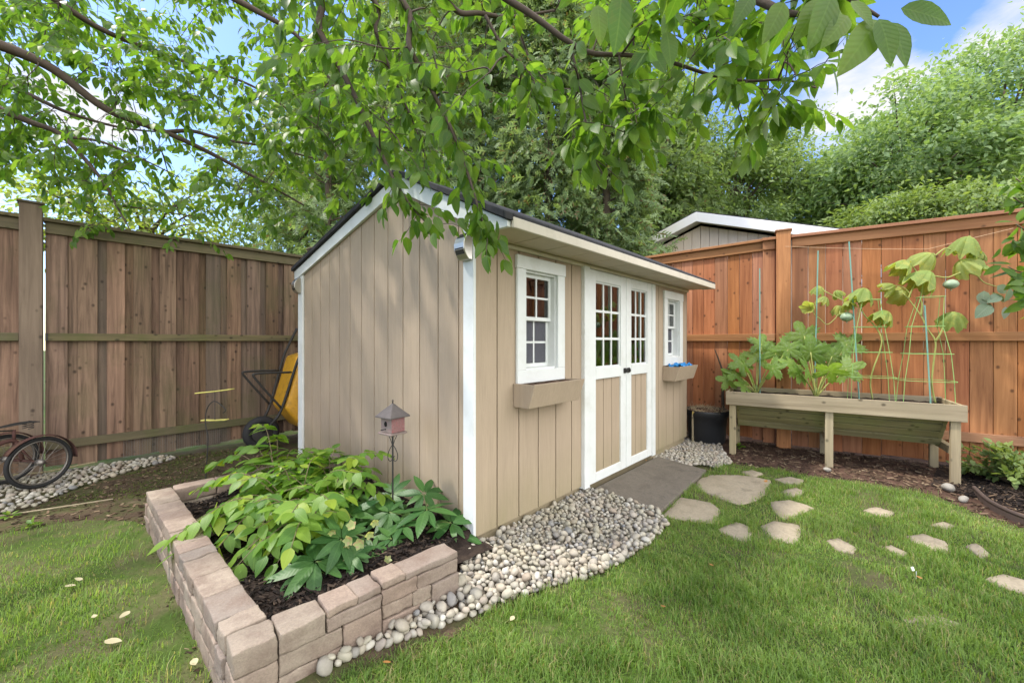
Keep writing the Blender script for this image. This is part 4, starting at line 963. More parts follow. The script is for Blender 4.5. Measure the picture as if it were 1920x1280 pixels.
def zone(poly, d0, d1, N, s, n, L_):
    global BRP, BRR
    P = arr(poly); lo, hi = P.min(0), P.max(0); k = 0; PTS = []
    while len(PTS) < N:
        q = rng.uniform(lo, hi, (1,2))
        if not inpoly(q, poly)[0]: continue
        x, y = q[0]
        if math.sin(x*.021+y*.013)+math.sin(x*.011-y*.027+1.3)+math.sin(x*.05+y*.043) < -.35+rng.normal(0,.4): continue
        PTS.append(at(x, y, rng.uniform(d0, d1)))
    PTS.sort(key=lambda p: ((BRP-p)**2).sum(1).min())
    for p in PTS:      # each new spray grows from the nearest wood already there
        i = np.argmin(((BRP-p)**2).sum(1)+.02*(BRP[:,2] < p[2]-.4)); b = BRP[i]; v = p-b; dist = np.linalg.norm(v)
        if dist > .06:
            c = catmull([b, (p+b)/2+UPV*.08*dist+rng.normal(0,.08*dist,3), p], 3); r0 = min(.0045, BRR[i]); mb.tube(c, list(np.linspace(r0, r0*.7, len(c))), 4, False)
            BRP = np.concatenate([BRP, arr(c[1:])]); BRR = np.concatenate([BRR, np.full(len(c)-1, max(r0*.8, .0016))])
        twig(p, v/(dist+1e-6)*.7+rng.normal(0,.5,3)*np.array([1,1,.4]), L_*rng.uniform(.7,1.3), s, n)
zone([(-140,-90),(600,-90),(650,300),(590,400),(450,390),(390,310),(250,320),(90,370),(-140,390)], 3.0, 4.5, 440, .088, 14, .32)
zone([(-140,-90),(420,-90),(420,250),(250,330),(60,330),(-140,330)], 4.2, 6.0, 160, .09, 14, .35)
zone([(60,340),(220,330),(330,350),(400,420),(440,430),(430,440),(200,440)], 3.2, 3.8, 26, .075, 9, .26)
zone([(520,-90),(1290,-90),(1330,60),(1290,170),(1230,240),(1140,290),(1010,190),(940,150),(900,300),(860,320),(760,300),(690,250),(620,160)], 1.55, 2.7, 140, .08, 10, .24)
zone([(480,40),(700,120),(840,330),(740,330),(640,330),(560,230)], 2.6, 3.8, 95, .085, 13, .3)
zone([(1240,-90),(1560,-90),(1540,60),(1530,165),(1480,190),(1400,220),(1300,190)], 1.3, 1.75, 64, .082, 9, .2)
zone([(1040,40),(1290,60),(1290,160),(1180,250),(1110,270)], 1.4, 1.7, 22, .082, 8, .2)
zone([(1330,-110),(1600,-110),(1600,5),(1420,15)], .78, .95, 9, .10, 6, .14)
# hanging strands carry leaves of their own
for k, (pts, r0, r1) in enumerate(main):
    if k in (10,11,12,13,14,15,16): 
        c = catmull(pts, 6)
        for i in range(4, len(c)-1, 1):
            for _ in range(2 if k in (10,11) else 1):
                tn = c[i+1]-c[i]; tn /= np.linalg.norm(tn); sd_ = np.cross(tn, FW); sg = 1 if rng.random() < .5 else -1
                q = sg*sd_*rng.uniform(.2,.9)+tn*.4-UPV*rng.uniform(.3,1.1)+rng.normal(0,.25,3); add_leaf(c[i]+rng.normal(0,.015,3), q, -FW*.5+UPV*.6+rng.normal(0,.5,3), rng.uniform(.06,.092))
            if rng.random() < .33: twig(c[i], tn*.5+rng.normal(0,.5,3)-UPV*.3, .16, .078, 5)
for t_, k in (((925,470),8),((905,455),7),((880,435),6),((812,455),5),((840,400),5)):
    p = at(*t_, 1.76)
    for _ in range(k): q = rng.normal(0,.5,3)-UPV*1.0; add_leaf(p-UPV*-.08+rng.normal(0,.025,3), q, -FW+rng.normal(0,.5,3), rng.uniform(.07,.095))
big_l = [((1645,38),(1589,127),.70),((1648,36),(1683,111),.69),((1668,42),(1714,114),.71),((1689,16),(1799,34),.72),((1596,2),(1645,40),.70),((1560,-10),(1530,80),.78),((1470,5),(1440,70),.82),((1540,0),(1500,65),.8),((1410,-8),(1380,38),.85),((1590,30),(1550,78),.78),((1250,60),(1262,120),1.0),((1165,-10),(1160,90),.95),((1120,10),(1130,75),1.05)]
LP, LD, LN, LS = [], [], [], []
for a, b, d in big_l:
    p, q = at(*a, d), at(*b, d-.02); LP.append(p); LD.append(q-p); LN.append(-FW*1.0+UPV*.25+rng.normal(0,.18,3)); LS.append(np.linalg.norm(q-p))
TC = [leaf_tpl(.52, 5, .10, .08), leaf_tpl(.56, 5, .22, .30, 0, .72), leaf_tpl(.46, 5, .28, .18), leaf_tpl(.54, 5, -.10, .38, 0, .85)]; kk = rng.integers(0, 4, len(lp)); sub = lambda L, k: arr(L)[kk == k]
V, F, A_ = join([inst(TC[k], sub(lp,k), sub(ld,k), sub(ln,k), sub(ls,k)) for k in range(4)]+[inst(TWN, arr(LP), arr(LD), arr(LN), arr(LS))])
inv = np.array([CH0[0],CH0[1],0])
o = np_mesh('crown', V-inv, F, M['cherry'], ch, attr=A_); n_cherry = len(lp)
o = mb.build('branches', M['twig'], ch, smooth=True); o.matrix_parent_inverse = Matrix.Translation(-Vector(inv))

# ================================================================ BACKGROUND TREES
def frond():
    vs, fs = [], []
    def dia(p, d, L_, w):
        d = arr(d); d = d/np.linalg.norm(d); s = np.array([d[1],-d[0],0]); b = len(vs); p = arr(p)
        vs.extend([p, p+d*L_*.5+s*w, p+d*L_, p+d*L_*.5-s*w]); fs.append((b,b+1,b+2,b+3))
    dia((0,0,0),(0,1,-.05),1,.06)
    for t, s in ((.15,1),(.3,-1),(.42,1),(.55,-1),(.68,1),(.78,-1)): dia((0,t,0),(s*.75,.8,-.15),.42*(1-t*.5),.055)
    return arr(vs), np.array(fs)
FR = frond()
def conifer(name, lab, px, d, H, R, nc, ns, mat='cedarleaf', lo=.08, size=.26, trunk_r=.14, grp='cedars behind the shed'):
    c = at(px, 640, d); c[2] = 0; t = thing(name, lab, 'tree', tuple(c), 0, grp)
    th = rng.uniform(0, 2*PI, nc); tt = lo+(1-lo)*rng.random(nc)**1.15; Rr = R*np.clip((1-tt), .04, 1)**.55*np.sqrt(.2+.8*rng.random(nc))
    C_ = np.column_stack([Rr*np.cos(th), Rr*np.sin(th), tt*H]); out = np.column_stack([np.cos(th), np.sin(th), -.35*np.ones(nc)])
    sg = rng.uniform(.12,.26,nc)*R**.5
    P = np.repeat(C_, ns, 0)+rng.normal(size=(nc*ns,3))*np.repeat(sg,ns)[:,None]*np.array([1,1,.75])
    D_ = np.repeat(out, ns, 0)+rng.normal(0,.55,(nc*ns,3))-np.array([0,0,.35]); N_ = rng.normal(0,.6,(nc*ns,3))+np.repeat(out,ns,0)*.5+UPV*.5
    V, F, A_ = inst(FR, P, D_, N_, rng.uniform(.6,1.25,nc*ns)*size); np_mesh('crown', V, F, M[mat], t, smooth=False)
    mb = MB(); mb.tube(catmull([(0,0,-.1),(.06,.03,H*.3),(-.05,.04,H*.65),(0,0,H*.97)]), list(np.linspace(trunk_r,.02,19)), 8); mb.build('trunk', M['bark'], t, smooth=True)
    mb = MB(); mb.tube([(0,0,.4),(0,0,H*.95)], .012, 4)
    for i in range(0, nc, 3): z = C_[i,2]; mb.tube([(0,0,z-.1*Rr[i]), tuple(C_[i]*np.array([.5,.5,1])+np.array([0,0,.06])), tuple(C_[i])], [.02,.012,.005], 4, False)
    mb.build('limbs', M['bark'], t)
    return t
conifer('cedar_tree', 'slender cedar showing bare trunk behind the shed ridge', 745, 8.2, 9.4, 1.35, 210, 44, trunk_r=.13)
conifer('cedar_tree', 'tall dense cedar with reddish trunk right of the shed ridge', 905, 8.7, 9.8, 1.5, 280, 48, trunk_r=.17)
conifer('cedar_tree', 'bushy grey green cedar rising behind the middle of the shed roof', 1030, 7.9, 8.8, 1.35, 280, 50)
conifer('cedar_tree', 'cedar standing against the left end of the neighbouring garage gable', 1142, 7.4, 7.0, 1.0, 230, 50)
conifer('cedar_tree', 'thin open cedar at the left, half hidden by cherry branches', 620, 7.6, 6.6, 1.3, 120, 34, trunk_r=.08)
conifer('cedar_tree', 'dark cedar behind the garage roof, nearest its apex', 1265, 13.0, 8.6, 2.0, 260, 44, size=.34)
def deciduous(name, lab, px, py, d, rx, rz_, nc, ns, mat, size=.16, sg=.34, grp=None, tr=.14, squash=None):
    c = at(px, py, d); g = np.array([c[0], c[1], 0]); t = thing(name, lab, 'tree' if rz_ > .8 else 'bush', tuple(g), 0, grp)
    u = rnd_dirs(nc)*(.35+.65*rng.random(nc)**.4)[:,None]; bump_ = 1+.22*np.sin(u[:,0]*5+px)+.18*np.sin(u[:,1]*6+u[:,2]*4)
    C_ = u*bump_[:,None]*np.array([rx,rx,rz_])+np.array([0,0,c[2]])
    n = nc*ns; out = np.repeat(norm(u), ns, 0); P = np.repeat(C_, ns, 0)+rng.normal(size=(n,3))*sg*np.array([1,1,.55])
    D_ = out*np.array([1,1,.2])+rng.normal(0,.6,(n,3))-UPV*.35; N_ = UPV*1.1+out*.5+rng.normal(0,.45,(n,3))
    keep = P[:,2] > .05
    V, F, A_ = inst(leaf_tpl(.5, 2, .15, .15), P[keep], D_[keep], N_[keep], rng.uniform(.7,1.25,n)[keep]*size); np_mesh('crown', V, F, M[mat], t, attr=A_)
    mb = MB(); mb.tube(catmull([(0,0,-.1),(.1*rx*.3,0,c[2]*.4),(0,.05*rx,c[2]*.8),(0,0,c[2]+rz_*.5)]), list(np.linspace(tr,.03,19)), 8); mb.build('trunk', M['bark'], t, smooth=True)
    mb = MB()
    for i in range(0, nc, 4): a = np.array([0,0,max(.1,c[2]-rz_*.6+.5*(C_[i,2]-c[2]))]); mb.tube(catmull([a, (a+C_[i])/2+np.array([0,0,.15*rz_]), C_[i]], 3), list(np.linspace(.045,.008,7)), 5, False)
    mb.build('limbs', M['bark'], t, smooth=True)
deciduous('leafy_tree', 'large pale green tree at the right, tallest against the sky', 1885, 250, 13.5, 3.6, 3.3, 260, 150, 'decid', .2, .36, 'trees beyond the orange fence', .2)
deciduous('leafy_tree', 'rounded pale green tree left of the tallest one', 1690, 335, 12.5, 2.6, 2.3, 170, 140, 'decid', .19, .32, 'trees beyond the orange fence', .16)
deciduous('leafy_tree', 'mid green tree filling the gap right of the garage roof', 1560, 400, 14.5, 2.1, 2.0, 120, 130, 'hedge', .18, .32, 'trees beyond the orange fence')
deciduous('leafy_tree', 'olive green tree rising over the garage roof', 1380, 345, 14.0, 1.8, 2.3, 130, 130, 'hedge', .17, .32, 'trees beyond the orange fence')
deciduous('leafy_tree', 'wispy thin topped tree between the garage and the pale trees', 1472, 355, 15.0, 1.4, 2.0, 80, 90, 'hedge', .15, .38, 'trees beyond the orange fence')
deciduous('tall_bush', 'yellow green bush showing over the right end of the orange fence', 1830, 415, 8.0, 1.6, .78, 130, 130, 'bush', .12, .2, None, .08)
deciduous('tall_bush', 'yellow green bush low over the fence left of the larger one', 1680, 425, 8.4, .8, .5, 60, 110, 'bush', .11, .18, None, .06)
deciduous('leafy_tree', 'bright sunlit yellow green tree beyond the brown fence', 270, 440, 9.5, 2.3, 1.0, 110, 70, 'farleaf', .15, .3, None, .12)
deciduous('leafy_tree', 'mid green tree behind the shed seen through the cherry branches', 560, 330, 9.5, 1.7, 2.4, 110, 100, 'hedge', .15, .34, None, .1)
deciduous('leafy_tree', 'mid green tree behind the cedars over the shed ridge', 830, 120, 11.8, 2.1, 3.6, 150, 120, 'hedge', .17, .36, None, .12)
deciduous('leafy_tree', 'mid green tree behind the cedars over the shed doors', 1085, 170, 11.8, 2.0, 3.4, 150, 120, 'hedge', .17, .36, None, .12)
deciduous('leafy_tree', 'green tree between the cedars and the garage apex', 1230, 300, 12.5, 1.5, 2.6, 120, 120, 'hedge', .16, .34, None, .12)

# ================================================================ RAISED BED PLANTS
def arching(lab, base, tips, leaf=.085, n=15):
    base = arr(base); t = thing('arching_shrub', lab, 'shrub', tuple(base), 0, 'arching shrubs in the raised bed'); mb = MB(); P, D_, N_, S = [], [], [], []
    tips = list(tips)+[base+np.array([rng.uniform(-.3,.26), rng.uniform(-.34,.26), rng.uniform(.14,.34)]) for _ in range(7)]
    for tip in tips:
        tip = arr(tip)-base; L_ = np.linalg.norm(tip); mid = tip*.55+UPV*(.22*L_+.03); c = catmull([(0,0,0), tip*.15+UPV*.14*L_, mid, tip], 8); mb.tube(c, list(np.linspace(.0045,.0014,len(c))), 5)
        m = max(4, int(n*.62*L_/.55)); hd = tip*np.array([1,1,0]); hd /= np.linalg.norm(hd)+1e-6
        for k in range(m):
            f = (.14+.86*(k+.5)/m)*(len(c)-1); i = min(int(f), len(c)-2); p = c[i]+(c[i+1]-c[i])*(f-i); tn = c[i+1]-c[i]; tn /= np.linalg.norm(tn); sd_ = np.cross(tn, UPV); sd_ /= np.linalg.norm(sd_)+1e-6
            for sg in (1,-1):
                P.append(p); D_.append(sg*sd_*rng.uniform(.7,1)+tn*rng.uniform(.35,.7)-UPV*rng.uniform(.1,.55)+rng.normal(0,.12,3)); N_.append(UPV-FW*.25+tn*.2+rng.normal(0,.28,3)); S.append(leaf*rng.uniform(.65,1.2)*(1-.3*k/m))
        P.append(c[-1]); D_.append(tn+rng.normal(0,.15,3)); N_.append(UPV+rng.normal(0,.2,3)); S.append(leaf*.8)
    mb.build('stems', M['stemr'], t, smooth=True); V, F, A_ = inst(leaf_tpl(.60, 6, .12, .22, 0, .75), arr(P), arr(D_), arr(N_), arr(S)); np_mesh('foliage', V, F, M['arch'], t, attr=A_)
arching('light green arching shrub at the rear left corner of the bed', (-.60,1.42,.12), A((487,795,3.15),(455,838,3.05),(520,815,3.2),(400,868,2.95),(560,840,3.15),(590,870,3.0),(500,850,2.95),(610,850,3.2),(440,880,2.85)), .13)
arching('light green arching shrub against the shed wall by the birdhouse', (-.38,1.05,.12), A((716,850,2.72),(640,855,2.9),(690,890,2.6),(580,865,2.95),(620,900,2.7),(660,900,2.5),(600,880,2.8),(540,900,2.75)), .125)
arching('light green arching shrub spilling over the lawn side of the bed', (-.66,.86,.12), A((318,1012,2.05),(372,915,2.5),(420,1010,2.0),(350,985,2.15),(440,930,2.45),(540,890,2.6),(470,950,2.2),(400,960,2.25),(335,1000,2.0),(400,1035,1.9),(455,1055,1.85),(375,1000,2.1),(330,1035,1.95)), .125, 21)
arching('light green arching shrub in the middle of the bed', (-.52,.72,.12), A((648,930,2.3),(545,955,2.2),(560,910,2.4),(610,905,2.5),(500,965,2.2),(470,905,2.5),(600,960,2.2),(580,930,2.35),(520,925,2.3)), .125)
arching('low arching shrub just behind the front hellebore', (-.72,.5,.12), A((430,1075,1.78),(500,1040,1.85),(560,985,2.0),(465,1025,1.9),(530,1000,1.95),(480,990,1.95),(520,1055,1.85),(445,1045,1.85),(500,1010,1.9)), .115)
def hellebore(lab, base, whorls, flowers=()):
    base = arr(base); t = thing('hellebore', lab, 'plant', tuple(base), 0, 'hellebores in the raised bed'); mb = MB(); P, D_, N_, S = [], [], [], []
    for (c, nrm_, L_) in whorls:
        c = arr(c)-base; nn = arr(nrm_); nn /= np.linalg.norm(nn); mb.tube(catmull([(0,0,-.02), c*.5+UPV*.02, c], 5), [.004]*11, 5)
        a = np.cross(nn, [0.3,.9,.1]); a /= np.linalg.norm(a); b = np.cross(nn, a); m = rng.integers(8,11); ph = rng.uniform(0, 6)
        for k in range(m):
            th = ph+2*PI*k/m+rng.normal(0,.1); d_ = math.cos(th)*a+math.sin(th)*b; P.append(c+d_*.008); D_.append(d_+nn*rng.uniform(-.05,.3)-UPV*.12); N_.append(nn+rng.normal(0,.12,3)); S.append(L_*rng.uniform(.75,1.15))
    mb.build('stalks', M['stemg'], t, smooth=True); V, F, A_ = inst(TLA, arr(P), arr(D_), arr(N_), arr(S)); np_mesh('foliage', V, F, M['helle'], t, attr=A_)
    for (c, s) in flowers:
        c = arr(c)-base; MB_ = MB(); nn = norm(arr([-.5,-.6,.25])+rng.normal(0,.3,3)); a = norm(np.cross(nn, UPV)); b = np.cross(nn, a)
        pts = [c-nn*.01]; PP, DD, NN, SS = [], [], [], []
        for k in range(5):
            th = 2*PI*k/5; d_ = math.cos(th)*a+math.sin(th)*b; PP.append(c); DD.append(d_+nn*.45); NN.append(nn-d_*.3); SS.append(s)
        V, F, A_ = inst(leaf_tpl(.85, 4, .12, -.15, 0, .8), arr(PP), arr(DD), arr(NN), arr(SS)); np_mesh('flower', V, F, M['petal'], t, attr=A_)
M['petal'] = m_leaf('hellebore_petal', (.22,.28,.09), (.33,.37,.16), .3, .5, veins=False, spots=((.42,.20,.17), 60, .7))
tc_ = lambda p: norm(CAM-arr(p))*.55+UPV*.85
def wh(x, y, d, L_, k=.0): p = at(x, y, d); return (p, tc_(p)+rng.normal(0,.18,3), L_)
hellebore('dark green hellebore rosette at the front of the bed by the block wall', (-.74,.16,.11), [wh(592,1052,1.86,.19), wh(640,1010,1.95,.15), wh(555,1075,1.82,.10), wh(660,1040,1.93,.11)])
hellebore('dark glossy hellebore nearest the white shed corner', (-.16,.22,.11), [wh(800,955,2.28,.18), wh(755,985,2.2,.17), wh(846,980,2.3,.15), wh(795,925,2.45,.15), wh(860,1000,2.3,.14), wh(730,960,2.3,.15)])
hellebore('dark hellebore beneath the birdhouse against the shed wall', (-.3,.5,.11), [wh(690,945,2.45,.16), wh(735,925,2.5,.15), wh(655,965,2.3,.15), wh(720,965,2.35,.15), wh(600,970,2.3,.14)])
hellebore('hellebore with pale green and pink nodding flowers', (-.46,.24,.11), [wh(700,1030,2.05,.10), wh(655,1000,2.1,.10), wh(735,1010,2.12,.10), wh(720,1045,2.0,.09)],
   [(at(x, y, 1.93), s*.95) for x, y, s in ((660,985,.032),(655,1012,.034),(675,1018,.036),(692,1000,.03),(702,978,.028),(622,995,.026),(726,1050,.026),(648,1028,.026))])

# ================================================================ PLANTER PLANTS
def zr(th):
    l = abs(math.sin(2.5*(th)/1.0)) ; return (.45+.55*abs(math.cos(2.5*th/1.0))**1.1)*(1+.13*math.sin(29*th))*(.75 if abs(abs(th)-PI) < .35 else 1)
def polar_arrays(rf, zf, nt, nr):
    vs, fs = polar_tpl(rf, zf, nt, nr); fs = [f if len(set(f)) == 4 else None for f in fs]; V = arr(vs)
    F = [f for f in fs if f]; c = len(vs)-1
    F += [(c, (k+2) % nt, k+1, k) for k in range(0, nt, 2)]
    return V, np.array(F)
ZT = polar_arrays(lambda th: zr((th+PI) % (2*PI)-PI), lambda r, th: .10*abs(math.sin(2.5*th))*r-.18*r*r, 60, 4)
PT = polar_arrays(lambda th: .72*(1+.08*math.cos(5*th)+.03*math.sin(23*th)), lambda r, th: -.95*r**2.1+.17*r*r*math.cos(7*th)+.09*r*r*math.sin(11*th+1), 64, 6)
def leaves_on(t, tpl, L, mat, stem_r=.0055, base=None, stem_mat='vine', name='foliage'):
    o0 = arr(t.location); Mi = Matrix.LocRotScale(t.location, t.rotation_euler, None).inverted(); P, D_, N_, S = [], [], [], []; mb = MB()
    for (p, d_, n_, s) in L:
        P.append(p-o0); D_.append(d_); N_.append(n_); S.append(s)
        if base is not None: b = arr(base)-o0; q = p-o0; mb.tube(catmull([b, b*.55+q*.45+UPV*.03, q], 5), list(np.linspace(stem_r,stem_r*.6,11)), 6)
    V, F, A_ = inst(tpl, arr(P), arr(D_), arr(N_), arr(S)); np_mesh(name, V, F, M[mat], t, attr=A_)
    if base is not None: mb.build('leaf_stalks', M[stem_mat], t, smooth=True)
def zucchini(lab, bx, by, L):
    b = pp(bx, by, .3); b[2] = .62; t = thing('zucchini_plant', lab, 'vegetable plant', tuple(b), 0, 'zucchini plants in the planter'); out = []
    for x, y, w, o_ in L:
        p = pp(x, y, o_); v = p-b; hd = norm(v*np.array([1,1,.35])); q = p-hd*w*.0013*3
        out.append((p, norm(hd+UPV*.15+rng.normal(0,.1,3)), UPV*.75-FW*.75+rng.normal(0,.25,3), w*3.9/753*.62))
    leaves_on(t, ZT, out, 'zuc', .008, b); mb = MB(); mb.tube([(0,0,-.03),(0,.005,.05),(.01,0,.10)], [.02,.018,.012], 8); mb.build('crown_stem', M['stemg'], t, smooth=True)
zucchini('zucchini plant with mottled lobed leaves at the shed end of the planter', 1418, 736, [(1378,700,46,.25),(1390,680,50,.3),(1420,668,52,.4),(1428,645,46,.45),(1455,662,50,.35),(1478,655,48,.3),(1395,722,38,.15),(1365,712,40,.2),(1450,690,44,.15),(1405,695,44,.1)])
zucchini('larger zucchini plant with upright lobed leaves in the middle of the planter', 1530, 738, [(1508,630,56,.35),(1520,660,56,.3),(1492,688,56,.2),(1560,668,54,.35),(1588,645,52,.4),(1555,695,50,.15),(1588,692,48,.25),(1500,700,44,.12),(1535,655,48,.45),(1515,690,46,.08)])
def squash(lab, base_px, runs, leaves, fruits):
    b = pp(*base_px, .33); b[2] = .62; t = thing('squash_vine', lab, 'vegetable plant', tuple(b), 0, 'squash vines in the planter'); mb = MB(); ALL = []
    for r0, r1, pts in runs:
        c = catmull([pp(x, y, o_)-b for x, y, o_ in pts], 6); mb.tube(c, list(np.linspace(r0, r1, len(c))), 7); ALL += list(c)
    AL = arr(ALL); out = []; ms = MB()
    for (x, y, w, dr, o_) in leaves:
        p = pp(x, y, o_); s = w*3.9/753*.61; i = np.argmin(((AL-(p-b-UPV*.05))**2).sum(1)); q = p-b; ms.tube(catmull([AL[i], (AL[i]+q)/2+UPV*.01+rng.normal(0,.008,3), q], 4), list(np.linspace(.0055,.004,9)), 6, False)
        n_ = UPV*1.0-FW*(.12+.35*dr)+RT*rng.normal(0,.28)+rng.normal(0,.1,3); out.append((p, RT*rng.choice([-1,1])+rng.normal(0,.5,3), n_, s))
    ms.build('leaf_stalks', M['vine'], t, smooth=True)
    leaves_on(t, PT, out, 'pump'); mb.build('vine_stem', M['vine'], t, smooth=True)
    for (x, y, r, o_) in fruits:
        p = pp(x, y, o_)-b; r = r*3.9/753; o = MB().lathe([(.05*r,.85*r),(.35*r,.82*r),(.8*r,.55*r),(1.05*r,.1*r),(1.0*r,-.25*r),(.7*r,-.62*r),(.3*r,-.82*r),(.05*r,-.85*r),(.12*r,-1.0*r),(.03*r,-1.15*r)], 20, tuple(p)).build('fruit', M['fruit'], t, smooth=True)
squash('wilting squash vine trailing left with one pale green fruit', (1640,750), [(.0065,.005,[(1636,748,.33),(1632,718,.33),(1638,690,.3),(1649,660,.3),(1653,635,.3),(1641,612,.32),(1622,592,.34),(1612,573,.35),(1604,561,.35),(1592,566,.36),(1574,560,.38),(1545,545,.4)]),(.005,.004,[(1601,562,.35),(1592,582,.35),(1572,590,.36),(1566,597,.36),(1551,608,.36),(1537,597,.36),(1526,586,.36),(1531,562,.38)]),(.005,.004,[(1645,616,.32),(1652,605,.32),(1661,592,.32)]),(.005,.004,[(1611,571,.35),(1617,560,.34),(1619,546,.33)])],
   [(1622,540,48,.2,.33),(1664,583,42,.6,.32),(1536,536,28,.5,.4),(1548,556,26,.4,.38),(1519,577,28,.8,.36),(1567,545,24,.5,.4),(1572,573,28,.7,.38),(1588,565,26,.4,.36)], [(1588,594,10.5,.36)])
squash('wilting squash vine climbing over the right tomato cage to the fence top', (1755,752), [(.0075,.005,[(1754,755,.35),(1750,738,.35),(1747,715,.33),(1751,675,.33),(1754,640,.33),(1740,618,.34),(1727,592,.35),(1708,566,.36),(1703,560,.36)]),(.008,.006,[(1754,640,.33),(1766,620,.32),(1772,598,.32)]),(.008,.006,[(1727,592,.35),(1729,570,.35),(1726,560,.35),(1731,535,.36),(1735,515,.36)]),(.007,.005,[(1703,560,.36),(1714,535,.38),(1724,518,.4)]),(.006,.004,[(1740,515,.38),(1775,520,.42),(1800,512,.45),(1830,516,.48),(1846,530,.5),(1880,540,.5)]),(.006,.004,[(1752,480,.42),(1772,466,.45),(1785,470,.46),(1792,476,.46),(1806,468,.47),(1813,452,.48),(1832,470,.5),(1850,490,.5)])],
   [(1742,508,56,.3,.36),(1702,490,44,.5,.4),(1748,475,46,.6,.42),(1678,535,32,1.0,.38),(1694,550,40,1.0,.36),(1788,585,44,.9,.32),(1800,488,46,.3,.46),(1815,443,54,.4,.48),(1830,470,30,.3,.5),(1846,478,26,.3,.5),(1838,495,24,.3,.5)], [(1783,533,10,.44)])

# ================================================================ RIGHT-HAND SHRUBS
t0 = at(2040, 560, 2.3); t0[2] = 0
sh = thing('leafy_shrub', 'dark leaved shrub reaching in from the right edge of the view', 'shrub', tuple(t0)); mb = MB(); lp2, ld2, ln2, ls2 = [], [], [], []
for k, tip in enumerate(A((1905,335,2.25),(1900,370,2.3),(1905,420,2.2),(1895,455,2.3),(1890,500,2.3),(1905,525,2.2),(1925,560,2.2),(1935,430,2.1),(1930,300,2.2),(1945,480,2.2),(1950,600,2.3),(1970,380,2.2),(1980,520,2.3),(2000,440,2.2),(2020,350,2.3))):
    tip = tip-t0; c = catmull([(0,0,0), tip*np.array([.1,.1,.45]), tip*np.array([.5,.5,.9]), tip], 6); mb.tube(c, list(np.linspace(.012,.003,len(c))), 6)
    for i in range(len(c)//2, len(c)):
        for _ in range(3): lp2.append(c[i]+rng.normal(0,.02,3)); ld2.append(rng.normal(0,.6,3)-RT*.3-UPV*.5); ln2.append(UPV*.6-FW*.6+rng.normal(0,.4,3)); ls2.append(rng.uniform(.06,.10))
mb.build('stems', M['stemr'], sh, smooth=True); V, F, A_ = inst(TW5, arr(lp2), arr(ld2), arr(ln2), arr(ls2)); np_mesh('foliage', V, F, M['cherry'], sh, attr=A_)
g0 = onplane(1920, 545, OP+NP_*.35, NP_); 
gv = thing('trailing_vine', 'grey green leaved vine trailing across the orange fence from the right', 'vine', tuple(g0)); c = [pp(x, y, .35)-g0 for x, y in ((1990,560),(1920,560),(1880,563),(1855,558),(1840,548))]
MB().tube(catmull(c), .004, 6).build('stem', M['stemr'], gv, smooth=True); PP, DD, NN, SS = [], [], [], []
for x, y, s in ((1845,545,28),(1862,548,26),(1857,570,34),(1876,553,24),(1885,575,22),(1840,560,26),(1895,540,26),(1870,535,24),(1905,560,24)):
    p = pp(x, y, .33)-g0; PP.append(p); DD.append(RT*rng.uniform(-1,1)-UPV*.5); NN.append(-FW*.7+UPV*.8+rng.normal(0,.4,3)); SS.append(s*3.7/753)
V, F, A_ = inst(leaf_tpl(.7, 6, .15, .15), arr(PP), arr(DD), arr(NN), arr(SS)); np_mesh('foliage', V, F, M['greyleaf'], gv, attr=A_)
b0 = np.array([3.78,-2.50,0]); bs = thing('low_shrub', 'low pale green leafy shrub in the mulch bed right of the planter', 'shrub', tuple(b0)); mb = MB(); P_, D_, N_, S_ = [], [], [], []
for k in range(46):
    th = rng.uniform(0, 2*PI); e_ = rng.uniform(.15, 1.3); L_ = rng.uniform(.25,.38); d_ = np.array([math.cos(th)*math.cos(e_), math.sin(th)*math.cos(e_), math.sin(e_)]); c = catmull([(0,0,0), d_*L_*.5+UPV*.04, d_*L_], 5); mb.tube(c, [.003]*len(c), 4, False)
    for i in range(3, len(c)):
        for _ in range(3): P_.append(c[i]+rng.normal(0,.015,3)); D_.append(d_+rng.normal(0,.7,3)); N_.append(UPV+rng.normal(0,.35,3)); S_.append(rng.uniform(.04,.07))
mb.build('stems', M['stemr'], bs); V, F, A_ = inst(leaf_tpl(.6, 4, .15, .15), arr(P_), arr(D_), arr(N_), arr(S_)); np_mesh('foliage', V, F, M['bush'], bs, attr=A_)
# little weeds in the shaded strips
for (x, y, s, lab) in ((62,985,.05,'small weed at the lawn edge by the grey cane'),(18,968,.045,'small weed at the left edge of the mossy strip'),(1385,838,.06,'small weed growing under the shed end of the planter'),(1735,850,.07,'leafy weed under the right half of the planter'),(1690,838,.06,'leafy weed under the middle of the planter')):
    p = G(x, y) ; t = thing('weed', lab, 'weed', tuple(p)); n = 16; Dd = np.column_stack([rng.normal(size=(n,2)), rng.uniform(.2,1.2,n)])
    V, F, A_ = inst(leaf_tpl(.55, 4, .15, .3), norm(Dd)*s*.35, Dd, np.tile(UPV,(n,1))+rng.normal(0,.3,(n,3)), rng.uniform(.6,1.1,n)*s); np_mesh('foliage', V, F, M['arch'], t, attr=A_)

